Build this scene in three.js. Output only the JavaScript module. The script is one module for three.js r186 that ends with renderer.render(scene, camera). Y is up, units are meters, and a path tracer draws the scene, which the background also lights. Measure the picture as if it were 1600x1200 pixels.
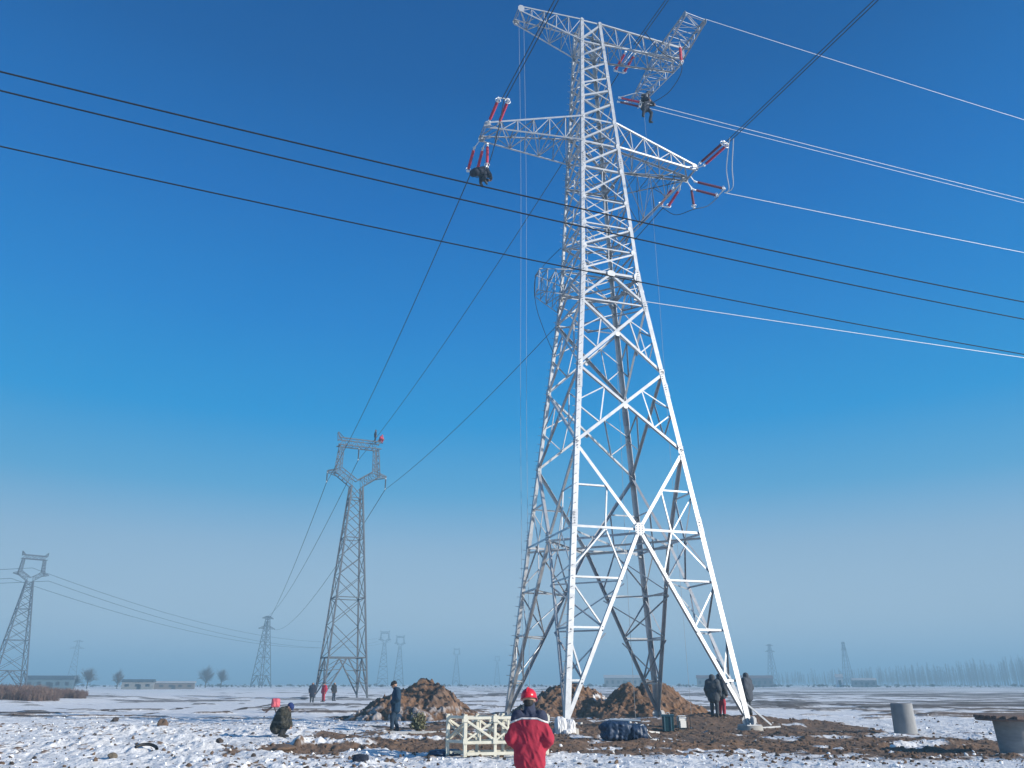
import * as THREE from 'three';
import { mergeGeometries } from 'three/addons/utils/BufferGeometryUtils.js';

// noise used by the sky, the ground and the materials
const V = (x, y, z) => new THREE.Vector3(x, y, z);
function rng(seed) { let s = seed >>> 0; return () => { s = (s + 0x6D2B79F5) >>> 0; let t = s; t = Math.imul(t ^ (t >>> 15), t | 1); t ^= t + Math.imul(t ^ (t >>> 7), t | 61); return ((t ^ (t >>> 14)) >>> 0) / 4294967296; }; }
const PERM = (() => { const r = rng(77), a = new Uint8Array(512), f = new Float32Array(256); for (let i = 0; i < 256; i++) { a[i] = i; f[i] = r(); } for (let i = 255; i > 0; i--) { const j = Math.floor(r() * (i + 1)); const t = a[i]; a[i] = a[j]; a[j] = t; } for (let i = 0; i < 256; i++) a[256 + i] = a[i]; return { a, f }; })();
function noise2(x, y) {   // value noise 0..1
  const xi = Math.floor(x), yi = Math.floor(y); let u = x - xi, v = y - yi; u = u * u * (3 - 2 * u); v = v * v * (3 - 2 * v);
  const A = PERM.a, F = PERM.f, x0 = xi & 255, x1 = (xi + 1) & 255, y0 = yi & 255, y1 = (yi + 1) & 255;
  const a = F[A[A[x0] + y0]], b = F[A[A[x1] + y0]], c = F[A[A[x0] + y1]], d = F[A[A[x1] + y1]];
  return a + (b - a) * u + (c - a + (a - b - c + d) * u) * v;
}
function noise3(x, y, z) { const k = Math.floor(z), t = z - k, s = t * t * (3 - 2 * t); return noise2(x + k * 17.3, y + k * 31.7) * (1 - s) + noise2(x + (k + 1) * 17.3, y + (k + 1) * 31.7) * s; }
function fbm(x, y, o = 4) { let s = 0, a = 0.5, n = 0; for (let i = 0; i < o; i++) { s += a * noise2(x, y); n += a; a *= 0.5; x = x * 2.03 + 13.7; y = y * 2.03 + 7.1; } return s / n; }
const sm = (a, b, x) => { const t = Math.min(1, Math.max(0, (x - a) / (b - a))); return t * t * (3 - 2 * t); };

// ---------------------------------------------------------------- camera, sky, sun, exposure
const W = 1024, H_PIX = 768;
const scene = new THREE.Scene();
const camera = new THREE.PerspectiveCamera(52.83, W / H_PIX, 0.1, 6000);
camera.position.set(0, 1.65, 0);
camera.rotation.order = 'YXZ';
camera.rotation.set(THREE.MathUtils.degToRad(21.19), 0, 0);
scene.add(camera);

const SUN_AZ = THREE.MathUtils.degToRad(113), SUN_EL = THREE.MathUtils.degToRad(20);   // azimuth clockwise from the view direction
const sunDir = new THREE.Vector3(Math.sin(SUN_AZ) * Math.cos(SUN_EL), Math.sin(SUN_EL), -Math.cos(SUN_AZ) * Math.cos(SUN_EL));
function makeSky() {
  const w = 1024, h = 512, d = new Float32Array(w * h * 4);
  const lin = (r, g, b) => [r, g, b].map((c) => Math.pow(c / 255, 2.2) / 1.38);
  // clear winter sky: deep blue overhead, paler towards the horizon
  const stops = [[0, lin(186, 204, 218)], [4, lin(178, 200, 217)], [9, lin(146, 182, 212)], [13, lin(84, 163, 213)], [18, lin(12, 146, 215)], [25, lin(0, 126, 204)],
    [33, lin(0, 107, 186)], [42, lin(0, 89, 159)], [55, lin(0, 74, 138)], [90, lin(0, 60, 120)]];
  for (let j = 0; j < h; j++) {
    const el = ((j + 0.5) / h - 0.5) * 180;
    let c;
    if (el <= 0) c = stops[0][1];
    else { let k = 0; while (k < stops.length - 2 && stops[k + 1][0] < el) k++; const [e0, a] = stops[k], [e1, b] = stops[k + 1]; const t = Math.min(1, (el - e0) / (e1 - e0)); c = a.map((v, i) => v + (b[i] - v) * t); }
    for (let i = 0; i < w; i++) {
      const az = ((i + 0.5) / w - 0.5) * 2 * Math.PI, e = el * Math.PI / 180;
      const cs = Math.cos(e) * Math.cos(az) * sunDir.x + Math.sin(e) * sunDir.y + Math.cos(e) * Math.sin(az) * sunDir.z;
      const glow = 1.3 * Math.pow(Math.max(0, cs), 16), wide = 0.16 * Math.pow(Math.max(0, cs), 2.5);
      const o = (j * w + i) * 4, hz = 1 + 0.06 * (fbm(Math.cos(az) * 3 + 9, Math.sin(az) * 3 + el * 0.11 + 20, 4) - 0.5) * sm(30, 4, el); 
      d[o] = c[0] * hz + glow * 0.62 + wide * 0.06; d[o + 1] = c[1] * hz + glow * 0.62 + wide * 0.4; d[o + 2] = c[2] * hz + glow * 0.6 + wide * 0.75; d[o + 3] = 1;
    }
  }
  const t = new THREE.DataTexture(d, w, h, THREE.RGBAFormat, THREE.FloatType);
  t.mapping = THREE.EquirectangularReflectionMapping; t.magFilter = THREE.LinearFilter; t.minFilter = THREE.LinearFilter; t.wrapS = THREE.RepeatWrapping; t.needsUpdate = true;
  return t;
}
scene.background = makeSky();
scene.environment = scene.background;
const sun = new THREE.DirectionalLight(new THREE.Color(1, 0.93, 0.82), 5);
sun.position.copy(sunDir).multiplyScalar(150).add(new THREE.Vector3(0, 0, -40));
sun.target.position.set(0, 0, -40); scene.add(sun, sun.target);
sun.castShadow = true; sun.shadow.mapSize.set(4096, 4096); sun.shadow.radius = 1;
Object.assign(sun.shadow.camera, { left: -70, right: 70, top: 70, bottom: -70, near: 1, far: 400 });
scene.fog = new THREE.FogExp2(new THREE.Color(0.43, 0.755, 1.0), 0.0017);
const renderer = new THREE.WebGLRenderer({ antialias: true });
renderer.setSize(W, H_PIX);
renderer.toneMapping = THREE.LinearToneMapping;
renderer.toneMappingExposure = 1.38;
renderer.shadowMap.enabled = true;

// ---------------------------------------------------------------- small tools
const taken = {};
function numbered(n) { if (!(n in taken)) { taken[n] = 0; return n; } taken[n]++; return `${n}_${String(taken[n]).padStart(3, '0')}`; }
function tag(o, label, category, group, kind) { o.userData.label = label; o.userData.category = category; if (group) o.userData.group = group; if (kind) o.userData.kind = kind; return o; }
function shadow(o) { o.castShadow = true; o.receiveShadow = true; return o; }
function base(name, pos, turn = 0) { const g = new THREE.Group(); g.name = numbered(name); g.position.copy(pos); g.rotation.y = turn; scene.add(g); return g; }
function part(name, geo, mat, parent) { const m = shadow(new THREE.Mesh(geo, mat)); m.name = parent ? name : numbered(name); (parent || scene).add(m); return m; }
function structure(o) { o.userData.kind = 'structure'; return o; }
const std = (r, g, b, rough = 0.7, metal = 0, more = {}) => new THREE.MeshStandardMaterial({ color: new THREE.Color().setRGB(r, g, b), roughness: rough, metalness: metal, ...more });

// procedural tiling textures
function tex(size, fn, srgb, repeat) {
  const d = new Uint8Array(size * size * 4);
  for (let j = 0; j < size; j++) for (let i = 0; i < size; i++) { const c = fn(i / size, j / size); const o = (j * size + i) * 4; for (let k = 0; k < 3; k++) d[o + k] = Math.max(0, Math.min(255, 255 * (Array.isArray(c) ? c[k] : c))); d[o + 3] = 255; }
  const t = new THREE.DataTexture(d, size, size, THREE.RGBAFormat, THREE.UnsignedByteType);
  t.wrapS = t.wrapT = THREE.RepeatWrapping; t.magFilter = THREE.LinearFilter; t.minFilter = THREE.LinearFilter; if (srgb) t.colorSpace = THREE.SRGBColorSpace;
  if (repeat) t.repeat.set(repeat, repeat); t.needsUpdate = true; return t;
}
function tileNoise(u, v, f, o) {   // periodic fbm
  let s = 0, a = 0.5, n = 0;
  for (let k = 0; k < o; k++) { const p = f << k; const x = u * p, y = v * p; const xi = Math.floor(x), yi = Math.floor(y); let fx = x - xi, fy = y - yi; fx = fx * fx * (3 - 2 * fx); fy = fy * fy * (3 - 2 * fy); const g = (i, j) => PERM.f[PERM.a[PERM.a[((i % p) + k * 37) & 255] + ((j % p) & 255)]]; const A = g(xi, yi), B = g(xi + 1, yi), C = g(xi, yi + 1), D = g(xi + 1, yi + 1); s += a * (A + (B - A) * fx + (C - A + (A - B - C + D) * fx) * fy); n += a; a *= 0.55; }
  return s / n;
}

// ---------------------------------------------------------------- ground
const gauss = (x, z, cx, cz, rx, rz) => Math.exp(-((x - cx) ** 2 / rx ** 2 + (z - cz) ** 2 / rz ** 2));
// z here is metres in front of the viewer
function groundBase(x, d) {
  let y = 0.10 * (noise2(x * 0.09 + 3, d * 0.09 + 8) - 0.5) * sm(4, 14, d) * (1 - sm(60, 120, d));
  y -= 0.14 * (1 - sm(12, 19, d));                        // the viewer's hollow
  y += 0.30 * gauss(x, d, 9.3, 36.6, 4.2, 2.6);           // spread spoil by the right-hand foot
  y += 0.12 * gauss(x, d, 5.5, 38, 6, 3);
  y += 0.9 * sm(64, 72, d) * sm(-36, -44, x) * (1 - sm(90, 130, d)) * 0.35;
  return y;
}
const snowBanks = [[-8.2, 22.6, 0.55, 0.5, 0.36], [-5.9, 23.6, 0.5, 0.42, 0.30], [-4.9, 24.3, 0.9, 0.55, 0.34], [-6.9, 22.3, 0.6, 0.4, 0.24], [-9.9, 21.8, 1.2, 0.6, 0.26], [-12.2, 24.5, 1.4, 0.7, 0.22], [-6.1, 20.6, 0.8, 0.5, 0.2],
  [-10.6, 26.5, 1.3, 0.7, 0.22], [-8.4, 29.5, 1.6, 0.7, 0.2], [-4.0, 27.0, 1.0, 0.5, 0.18], [-3.4, 21.3, 0.8, 0.45, 0.14], [12.0, 24.5, 1.5, 0.8, 0.16], [10.3, 27.5, 1.2, 0.6, 0.16], [-13.5, 30.5, 1.6, 0.8, 0.2], [-7.2, 19.3, 0.8, 0.4, 0.2], [-9.3, 18.9, 0.8, 0.4, 0.18]];
function dirtMask(x, d) {   // 1 where the site is churned to bare soil
  const wob = (fbm(x * 0.35 + 40, d * 0.35 + 9, 4) - 0.5) * 1.1;
  const e = (cx, cz, rx, rz) => 1 - Math.sqrt(((x - cx) / rx) ** 2 + ((d - cz) / rz) ** 2);
  const m = Math.max(e(1.5, 27, 8.2, 6.2), e(7.5, 25, 7.5, 6.2), e(2.5, 34, 7.5, 7), e(8.5, 37, 6.0, 5.5), e(5.5, 46, 6.5, 6), e(-4.8, 42.5, 4.4, 3.2), e(-3, 22.5, 5, 3.2), e(10.5, 33, 4, 4.5));
  return sm(-0.12, 0.16, m + wob * 0.45);
}
function groundAt(x, d) {   // [height, snow 0..1, tone]
  let y = groundBase(x, d);
  const near = 1 - sm(34, 75, d), dirt = d < 90 ? dirtMask(x, d) : 0;
  // churned lumps
  const n1 = fbm(x * 1.25 + 5, d * 1.1 + 1, 3), n2 = fbm(x * 4.1, d * 3.4 + 20, 3), n3 = noise2(x * 11.3 + 2, d * 6 + 5), n4 = noise2(x * 7.1 + 31, d * 2.3 + 3);
  const trod = sm(44, 30, d) * (0.45 + 0.55 * sm(12, -2, x)) * sm(8, 16, d);
  const rough = near * (0.25 + 0.75 * Math.max(trod, dirt * 0.8));
  const calm = 0.45 + 0.55 * sm(0.42, 0.62, fbm(x * 0.22 + 50, d * 0.3 + 2, 3)), lump = (n1 - 0.5) * 0.16 + calm * (Math.pow(Math.abs(n2 - 0.5) * 2, 0.8) * 0.12 * (n1 + 0.3) + (n3 - 0.5) * 0.06 + (n4 - 0.5) * 0.05);
  y += rough * lump;
  // wheel ruts pressed along the churned strip
  if (d > 19 && d < 33) for (const off of [0, 1.55]) { const c = 22.6 + off + 0.012 * (x - 2) ** 2 + 0.5 * Math.sin(x * 0.23), q = Math.abs(d - c); if (x > -9 && x < 16) y -= (0.07 * sm(0.42, 0.1, q) - 0.035 * sm(0.25, 0.0, Math.abs(q - 0.5))) * sm(-9, -6, x) * (0.6 + 0.6 * noise2(x * 0.7, 3)); }
  let bank = 0;
  if (d < 34) for (const [bx, bz, rx, rz, h] of snowBanks) { const g = gauss(x, d, bx, bz, rx, rz); bank += 0.7 * h * g * (0.55 + 0.9 * n2); }
  y += bank;
  // field furrows running across the view: real ridges that stay dark
  const f1 = noise2(x * 0.34 + 11, d * 0.75), f2 = noise2(x * 0.13 + 3, d * 0.21 + 50), f3 = noise2(x * 0.03 + 9, d * 0.055 + 70), f4 = noise2(x * 0.6 + 9, d * 1.9 + 70);
  const far = sm(30, 52, d);
  const ridge = sm(0.60, 0.71, (f1 * 0.42 + f2 * 0.26 + f3 * 0.22 + f4 * 0.30) * (0.86 + 0.14 * sm(-30, 10, x)));
  y += far * (1 - sm(140, 220, d)) * ridge * 0.13;
  // cart tracks and a ditch line in the field on the left
  const track = (x0, d0, x1, d1, w) => { const dx = x1 - x0, dd = d1 - d0, L = dx * dx + dd * dd, t = Math.min(1, Math.max(0, ((x - x0) * dx + (d - d0) * dd) / L)); return Math.hypot(x - x0 - dx * t, d - d0 - dd * t) < w * (0.5 + noise2(x * 2, d * 1.1)) ? 1 : 0; };
  let tr = 0;
  if (x < -8 && d > 35 && d < 130) tr = Math.max(track(-20, 44, -25, 66, 0.22), track(-17.5, 49, -21.5, 78, 0.28), track(-23, 92, -30, 120, 0.35), track(-24, 52, -34, 62, 0.2)) * sm(0.25, 0.5, noise2(x * 0.9, d * 0.4));
  let snow = 0.92 - 0.95 * dirt * (0.72 + 0.35 * n1) - far * ridge * 0.95 * (d < 900 ? 1 : 0.3) - tr * 0.8;
  snow -= rough * sm(0.61, 0.74, n2 * 0.5 + n3 * 0.3 + n4 * 0.28) * (0.45 + 0.55 * sm(0.55, 0.85, calm));         // clods poke through
  snow -= trod * sm(0.56, 0.78, n1) * 0.30;
  snow += Math.min(0.8, bank * 5);
  // snow left lying between the churned lumps nearest the viewer
  snow += dirt * sm(22.5, 19.2, d + (n1 - 0.5) * 3) * (0.2 + 1.1 * n2) * 0.95;
  snow += dirt * sm(0.57, 0.70, fbm(x * 0.8 + 71, d * 0.7 + 13, 3)) * 0.55;
  return [y, snow, n1 * 0.5 + n3 * 0.5];
}
const trodden = (x, d) => sm(46, 30, d) * sm(6, 14, d) * (0.5 + 0.5 * noise2(x * 0.5 + 4, d * 0.3));
const groundY = (x, z) => groundAt(x, -z)[0];
const soilMap = tex(512, (u, v) => { const n = tileNoise(u, v, 8, 5), m = tileNoise(u + 0.3, v + 0.6, 32, 3); const k = 0.62 + 0.55 * n * (0.6 + 0.8 * m); return [k, k, k]; }, false);
const soilBump = tex(512, (u, v) => 0.5 * tileNoise(u, v, 10, 5) + 0.5 * Math.pow(tileNoise(u + 0.2, v + 0.7, 26, 3), 1.5), false);
{
  const xs = [], ds = [];
  { let x = -25; const left = []; let s = 0.06; while (x > -2600) { s *= 1.062; x -= s; left.push(x); } left.reverse(); xs.push(...left); for (let q = -25; q <= 24; q += 0.06) xs.push(q); x = xs[xs.length - 1]; s = 0.06; while (x < 2600) { s *= 1.062; x += s; xs.push(x); } }
  { for (const d of [-300, -150, -80, -45, -25, -14, -8, -4, -1, 1.5, 4, 6, 8, 9.5, 11, 12, 12.8, 13.5, 14]) ds.push(d); let d = 14; while (d < 46) { d += 0.07; ds.push(d); } let s = 0.085; while (d < 3000) { s *= 1.0195; d += s; ds.push(d); } }
  const nx = xs.length, nd = ds.length, pos = new Float32Array(nx * nd * 3), col = new Float32Array(nx * nd * 3), uv = new Float32Array(nx * nd * 2);
  let o = 0;
  for (let j = 0; j < nd; j++) for (let i = 0; i < nx; i++) {
    const x = xs[i], d = ds[j], [y, s, t] = groundAt(x, d);
    pos[o * 3] = x; pos[o * 3 + 1] = y; pos[o * 3 + 2] = -d; uv[o * 2] = x / 1.9; uv[o * 2 + 1] = d / 1.9;
    const k = sm(0.32, 0.60, s + (t - 0.5) * 0.35);
    const red = noise2(x * 0.4 + 9, d * 0.4), soil = [0.130 + 0.065 * t + 0.035 * red, 0.084 + 0.042 * t + 0.012 * red, 0.056 + 0.028 * t], farSoil = sm(42, 60, d);
    const dull = 0.89 - 0.08 * (1 - t) - 0.05 * trodden(x, d);
    col[o * 3] = (soil[0] * (1 - farSoil * 0.45)) * (1 - k) + dull * k; col[o * 3 + 1] = (soil[1] * (1 - farSoil * 0.32)) * (1 - k) + dull * 1.0 * k; col[o * 3 + 2] = (soil[2] * (1 - farSoil * 0.1)) * (1 - k) + dull * 1.0 * k;
    o++;
  }
  const idx = new Uint32Array((nx - 1) * (nd - 1) * 6); let q = 0;
  for (let j = 0; j < nd - 1; j++) for (let i = 0; i < nx - 1; i++) { const a = j * nx + i; idx[q++] = a; idx[q++] = a + 1; idx[q++] = a + nx; idx[q++] = a + 1; idx[q++] = a + nx + 1; idx[q++] = a + nx; }
  const g = new THREE.BufferGeometry();
  g.setAttribute('position', new THREE.BufferAttribute(pos, 3)); g.setAttribute('color', new THREE.BufferAttribute(col, 3)); g.setAttribute('uv', new THREE.BufferAttribute(uv, 2)); g.setIndex(new THREE.BufferAttribute(idx, 1)); g.computeVertexNormals();
  const m = new THREE.MeshStandardMaterial({ vertexColors: true, map: soilMap, bumpMap: soilBump, bumpScale: 0.05, roughness: 0.95 });
  const ground = structure(part('ground', g, m));
  tag(ground, 'open snow covered field churned to brown soil around the tower', 'ground');
}

// ---------------------------------------------------------------- steelwork tools
function prism(a, b, poly, ux, uy) {   // polygon (in ux, uy) swept from a to b, flat shaded
  const P = [], U = [], N = poly.length, len = a.distanceTo(b), o = (a.x * 1.7 + a.y * 2.3 + a.z * 3.1) % 1, at = (p, q) => V(p.x + ux.x * q[0] + uy.x * q[1], p.y + ux.y * q[0] + uy.y * q[1], p.z + ux.z * q[0] + uy.z * q[1]);
  const A = poly.map((q) => at(a, q)), B = poly.map((q) => at(b, q)), run = [0]; for (let i = 0; i < N; i++) run.push(run[i] + Math.hypot(poly[(i + 1) % N][0] - poly[i][0], poly[(i + 1) % N][1] - poly[i][1]));
  const tri = (p, q, r, u) => { P.push(p.x, p.y, p.z, q.x, q.y, q.z, r.x, r.y, r.z); for (const [x, y] of u) U.push(x / 1.3 + o, y / 1.3 + o * 3); };
  for (let i = 0; i < N; i++) { const j = (i + 1) % N, r0 = run[i], r1 = run[i + 1]; tri(A[i], B[j], A[j], [[0, r0], [len, r1], [0, r1]]); tri(A[i], B[i], B[j], [[0, r0], [len, r0], [len, r1]]); }
  const end = (E, f, i, j, k) => { const u = [i, j, k].map((q) => poly[q]); f ? tri(E[i], E[j], E[k], u) : tri(E[i], E[k], E[j], [u[0], u[2], u[1]]); };
  for (const [E, f] of [[A, 1], [B, 0]]) for (let i = 1; i < N - 1; i++) end(E, f, 0, i, i + 1);
  const g = new THREE.BufferGeometry(); g.setAttribute('position', new THREE.Float32BufferAttribute(P, 3)); g.setAttribute('uv', new THREE.Float32BufferAttribute(U, 2)); g.computeVertexNormals();
  return g;
}
// angle-section bar lying in the face whose outward normal is n, sunk "off" metres behind the face
function angleBar(a, b, s, n, off = 0, t = 0.012, flip = 1) {
  const dir = b.clone().sub(a).normalize(), nn = n.clone().addScaledVector(dir, -n.dot(dir)).normalize(), u = nn.clone().cross(dir).multiplyScalar(flip), v = nn.clone().negate(), o = v.clone().multiplyScalar(off), h = s / 2;
  return prism(a.clone().add(o), b.clone().add(o), [[-h, 0], [h, 0], [h, t], [-h + t, t], [-h + t, s], [-h, s]], u, v);
}
function flatPlate(c, u, v, w, h, t) {   // eight-sided gusset
  const n = u.clone().cross(v).normalize(), k = 0.28, poly = [[-w / 2, -h / 2 + h * k], [-w / 2 + w * k, -h / 2], [w / 2 - w * k, -h / 2], [w / 2, -h / 2 + h * k], [w / 2, h / 2 - h * k], [w / 2 - w * k, h / 2], [-w / 2 + w * k, h / 2], [-w / 2, h / 2 - h * k]];
  return prism(c.clone().addScaledVector(n, -t / 2), c.clone().addScaledVector(n, t / 2), poly, u, v);
}
function rod(a, b, r, seg = 6, r2 = r) { const d = b.clone().sub(a), g = new THREE.CylinderGeometry(r2, r, d.length(), seg, 1); g.applyQuaternion(new THREE.Quaternion().setFromUnitVectors(V(0, 1, 0), d.normalize())); const m = a.clone().add(b).multiplyScalar(0.5); g.translate(m.x, m.y, m.z); return g; }
const zincMap = tex(256, (u, v) => { const n = tileNoise(u, v, 6, 5), m = tileNoise(u + 0.4, v + 0.1, 40, 2); const k = 0.66 + 0.40 * n - 0.12 * m * m; return [k, k, k * 1.01]; }, false);
const zm = { map: zincMap };
const steel = [std(0.56, 0.58, 0.60, 0.42, 0.5, zm), std(0.62, 0.63, 0.64, 0.4, 0.48, zm), std(0.47, 0.49, 0.52, 0.48, 0.52, zm)];
const armSteel = [std(0.46, 0.48, 0.51, 0.5, 0.5, zm), std(0.55, 0.57, 0.60, 0.46, 0.48, zm), std(0.36, 0.385, 0.42, 0.55, 0.5, zm)];
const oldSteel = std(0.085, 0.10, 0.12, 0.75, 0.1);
const boltSteel = std(0.42, 0.43, 0.45, 0.5, 0.4);
const lerp = (a, b, t) => a.clone().lerp(b, t);

// ---------------------------------------------------------------- the main tower
const TX = 4.377, TZ = -34.58, TPSI = THREE.MathUtils.degToRad(17.02);
const towerPoint = (x, y, z) => V(x, y, z).applyAxisAngle(V(0, 1, 0), TPSI).add(V(TX, 0, TZ));
const half = (h) => (h < 20.29 ? 3.82 - 0.1123 * h : 1.54 - 0.0535 * (h - 20.29));
const tower = base('lattice_tower', V(TX, 0, TZ), TPSI);
tag(tower, 'tall bright new galvanized lattice tower in the churned field, nearest and largest', 'lattice tower');
const TR = rng(5);
const pickArm = () => armSteel[TR() < 0.5 ? 0 : TR() < 0.6 ? 1 : 2];
const pick = () => steel[TR() < 0.5 ? 0 : TR() < 0.6 ? 1 : 2];
{
  const faces = [[V(0, 0, 1), (t, h) => V(t * half(h), h, half(h))], [V(1, 0, 0), (t, h) => V(half(h), h, -t * half(h))], [V(0, 0, -1), (t, h) => V(-t * half(h), h, -half(h))], [V(-1, 0, 0), (t, h) => V(-half(h), h, t * half(h))]];
  // legs: two straight lengths with their flanges along both faces
  for (const [sx, sz] of [[-1, 1], [1, 1], [1, -1], [-1, -1]]) {
    const L = (s, t) => [[0, 0], [s, 0], [s, t], [t, t], [t, s], [0, s]], c = (h) => V(sx * half(h), h, sz * half(h));
    const g = mergeGeometries([prism(c(0.2), c(20.29), L(0.215, 0.02), V(-sx, 0, 0), V(0, 0, -sz)), prism(c(20.292), c(37.3), L(0.18, 0.018), V(-sx, 0, 0), V(0, 0, -sz))]);
    part('leg', g, steel[sx * sz > 0 ? 0 : 1], tower);
    // splice sleeves and foot
    for (const h of [7.9, 14.2, 20.3, 27.2]) part('splice_plate', prism(c(h - 0.35), c(h + 0.35), L(0.24, 0.034), V(-sx, 0, 0), V(0, 0, -sz)).translate(sx * 0.012, 0, sz * 0.012), steel[2], tower);
    const foot = c(0.2);
    part('base_plate', new THREE.BoxGeometry(0.62, 0.035, 0.62).translate(foot.x - sx * 0.06, 0.19, foot.z - sz * 0.06), steel[2], tower);
    const cap = new THREE.CylinderGeometry(0.46, 0.52, 0.6, 20).translate(foot.x - sx * 0.06, -0.13, foot.z - sz * 0.06);
    part('footing', cap, std(0.36, 0.35, 0.33, 0.95), tower);
    const gs = []; for (const [dx, dz] of [[1, 0], [0, 1], [-1, 0], [0, -1]]) gs.push(flatPlate(V(foot.x - sx * 0.06 + dx * 0.18, 0.34, foot.z - sz * 0.06 + dz * 0.18), dx ? V(1, 0, 0) : V(0, 0, 1), V(0, 1, 0), 0.26, 0.3, 0.014));
    part('stiffener', mergeGeometries(gs), steel[1], tower);
  }
  faces.forEach(([n, P], fi) => {
    const bar = (name, a, b, s, off) => part(name, angleBar(a, b, s, n.clone().add(V(0, a.y < 20.2 ? 0.1123 : 0.0535, 0)).normalize(), off, Math.max(0.006, s * 0.1), TR() < 0.5 ? 1 : -1), pick(), tower);
    const plate = (c, w, h, off = 0.0) => part('gusset_plate', flatPlate(c.clone().addScaledVector(n, -off), n.clone().cross(V(0, 1, 0)), V(0, 1, 0), w, h, 0.014), steel[1], tower);
    // bottom panel: splayed legs, inverted V to a centre plate, horizontals between
    const hp = 7.57, h1 = 11.22;
    bar('cross_brace', P(-0.97, 0.45), P(-0.02, hp - 0.12), 0.14, 0.024); bar('cross_brace', P(0.97, 0.45), P(0.02, hp - 0.12), 0.14, 0.024);
    bar('cross_brace', P(-0.98, h1 - 0.05), P(-0.03, hp + 0.12), 0.14, 0.024); bar('cross_brace', P(0.98, h1 - 0.05), P(0.03, hp + 0.12), 0.14, 0.024);
    bar('horizontal_strut', P(-1, hp), P(1, hp), 0.10, 0.045);
    plate(P(0, hp), 0.42, 0.52, -0.006);
    const diagT = (h) => (1 - (h - 0.45) / (hp - 0.57)) * 0.97 * half(0.45) / half(h);
    for (const s of [-1, 1]) {
      const hs = [5.55, 3.65, 1.77];
      hs.forEach((h, i) => {
        bar('horizontal_strut', P(s, h), P(s * diagT(h), h), 0.075, 0.06);
        { const F2 = faces[(fi + 1) % 4]; if (s > 0) part('hip_brace', angleBar(P(s * diagT(h), h - 0.06), F2[1](-diagT(h), h - 0.06), 0.06, V(0, 1, 0), 0.02, 0.007), pick(), tower); if (s > 0 && i < 2) { part('hip_brace', angleBar(P(diagT(h), h - 0.1), F2[1](-diagT(hs[i + 1]), hs[i + 1] + 0.04), 0.055, V(0, 1, 0), 0.02, 0.006), pick(), tower); part('hip_brace', angleBar(P(diagT(hs[i + 1]), hs[i + 1] + 0.1), F2[1](-diagT(h), h - 0.14), 0.055, V(0, 1, 0), 0.08, 0.006), pick(), tower); } if (s > 0 && i === 0) part('hip_brace', angleBar(P(diagT(h), h + 0.1), F2[1](-0.5, hp - 0.1), 0.055, V(0, 1, 0), 0.03, 0.006), pick(), tower); }
        if (i < 2) bar('redundant_brace', P(s, h - 0.05), P(s * diagT(hs[i + 1] + 0.05), hs[i + 1] + 0.05), 0.06, 0.085);
      });
      bar('redundant_brace', P(s * 0.5, hp - 0.03), P(s, 5.75), 0.06, 0.07); bar('redundant_brace', P(s * 0.5, hp - 0.03), P(s * diagT(5.75), 5.75), 0.06, 0.07);
      const hu = 9.35, tu = s * (1 - (h1 - hu) / (h1 - hp)) * half(h1) / half(hu) * 0.98; const tq = s * ((hu - hp) / (h1 - hp)) * half(h1) / half(hu);
      bar('horizontal_strut', P(s, hu), P(tq, hu), 0.07, 0.06);
      bar('redundant_brace', P(tq, hu), P(s * 0.5, hp + 0.05), 0.06, 0.08); if (fi !== 0 || s > 0) bar('redundant_brace', P(s, hu - 0.05), P(s * 0.53, hp + 0.05), 0.05, 0.095);
    }
    // two tall crossed panels with secondary bracing
    for (const [a, b] of [[11.22, 15.05], [15.05, 18.66]]) {
      const up = (t) => lerp(P(-1, a), P(1, b), t), dn = (t) => lerp(P(1, a), P(-1, b), t);
      bar('cross_brace', up(0), up(1), 0.135, 0.024); bar('cross_brace', dn(0), dn(1), 0.115, 0.048);
      const mid = (a + b) / 2;
      for (const s of [-1, 1]) {
        const lo = s < 0 ? up(0.27) : dn(0.27), hi = s < 0 ? dn(0.74) : up(0.74);
        bar('redundant_brace', P(s, mid + 0.06), hi, 0.055, 0.07); bar('redundant_brace', P(s, mid - 0.06), lo, 0.055, 0.07); bar('redundant_brace', lo, hi, 0.06, 0.09);
      }
      plate(lerp(P(-1, (a + b) / 2), P(1, (a + b) / 2), 0.5 + (0)), 0.2, 0.2, 0.034);
      for (const s of [-1, 1]) plate(P(s * 0.95, a), 0.24, 0.42, 0.006);
    }
    // waist
    bar('cross_brace', P(-0.98, 18.72), P(-0.03, 20.2), 0.11, 0.024); bar('cross_brace', P(0.98, 18.72), P(0.03, 20.2), 0.11, 0.024);
    bar('redundant_brace', lerp(P(-1, 18.66), P(0, 20.29), 0.5), P(-1, 19.75), 0.05, 0.07); bar('redundant_brace', lerp(P(1, 18.66), P(0, 20.29), 0.5), P(1, 19.75), 0.05, 0.07);
    bar('horizontal_strut', P(-1, 20.29), P(1, 20.29), 0.12, 0.045); bar('horizontal_strut', P(-1, 18.66), P(1, 18.66), 0.07, 0.06);
    plate(P(0, 20.25), 0.4, 0.34, -0.004); for (const s of [-1, 1]) plate(P(s * 0.9, 20.25), 0.34, 0.5, -0.004);
    // upper body
    const lv = [20.29, 21.69, 23.1, 24.66, 26.64, 28.31, 29.94, 31.36, 32.3, 33.2, 34.31, 35.61, 37.24];
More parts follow.
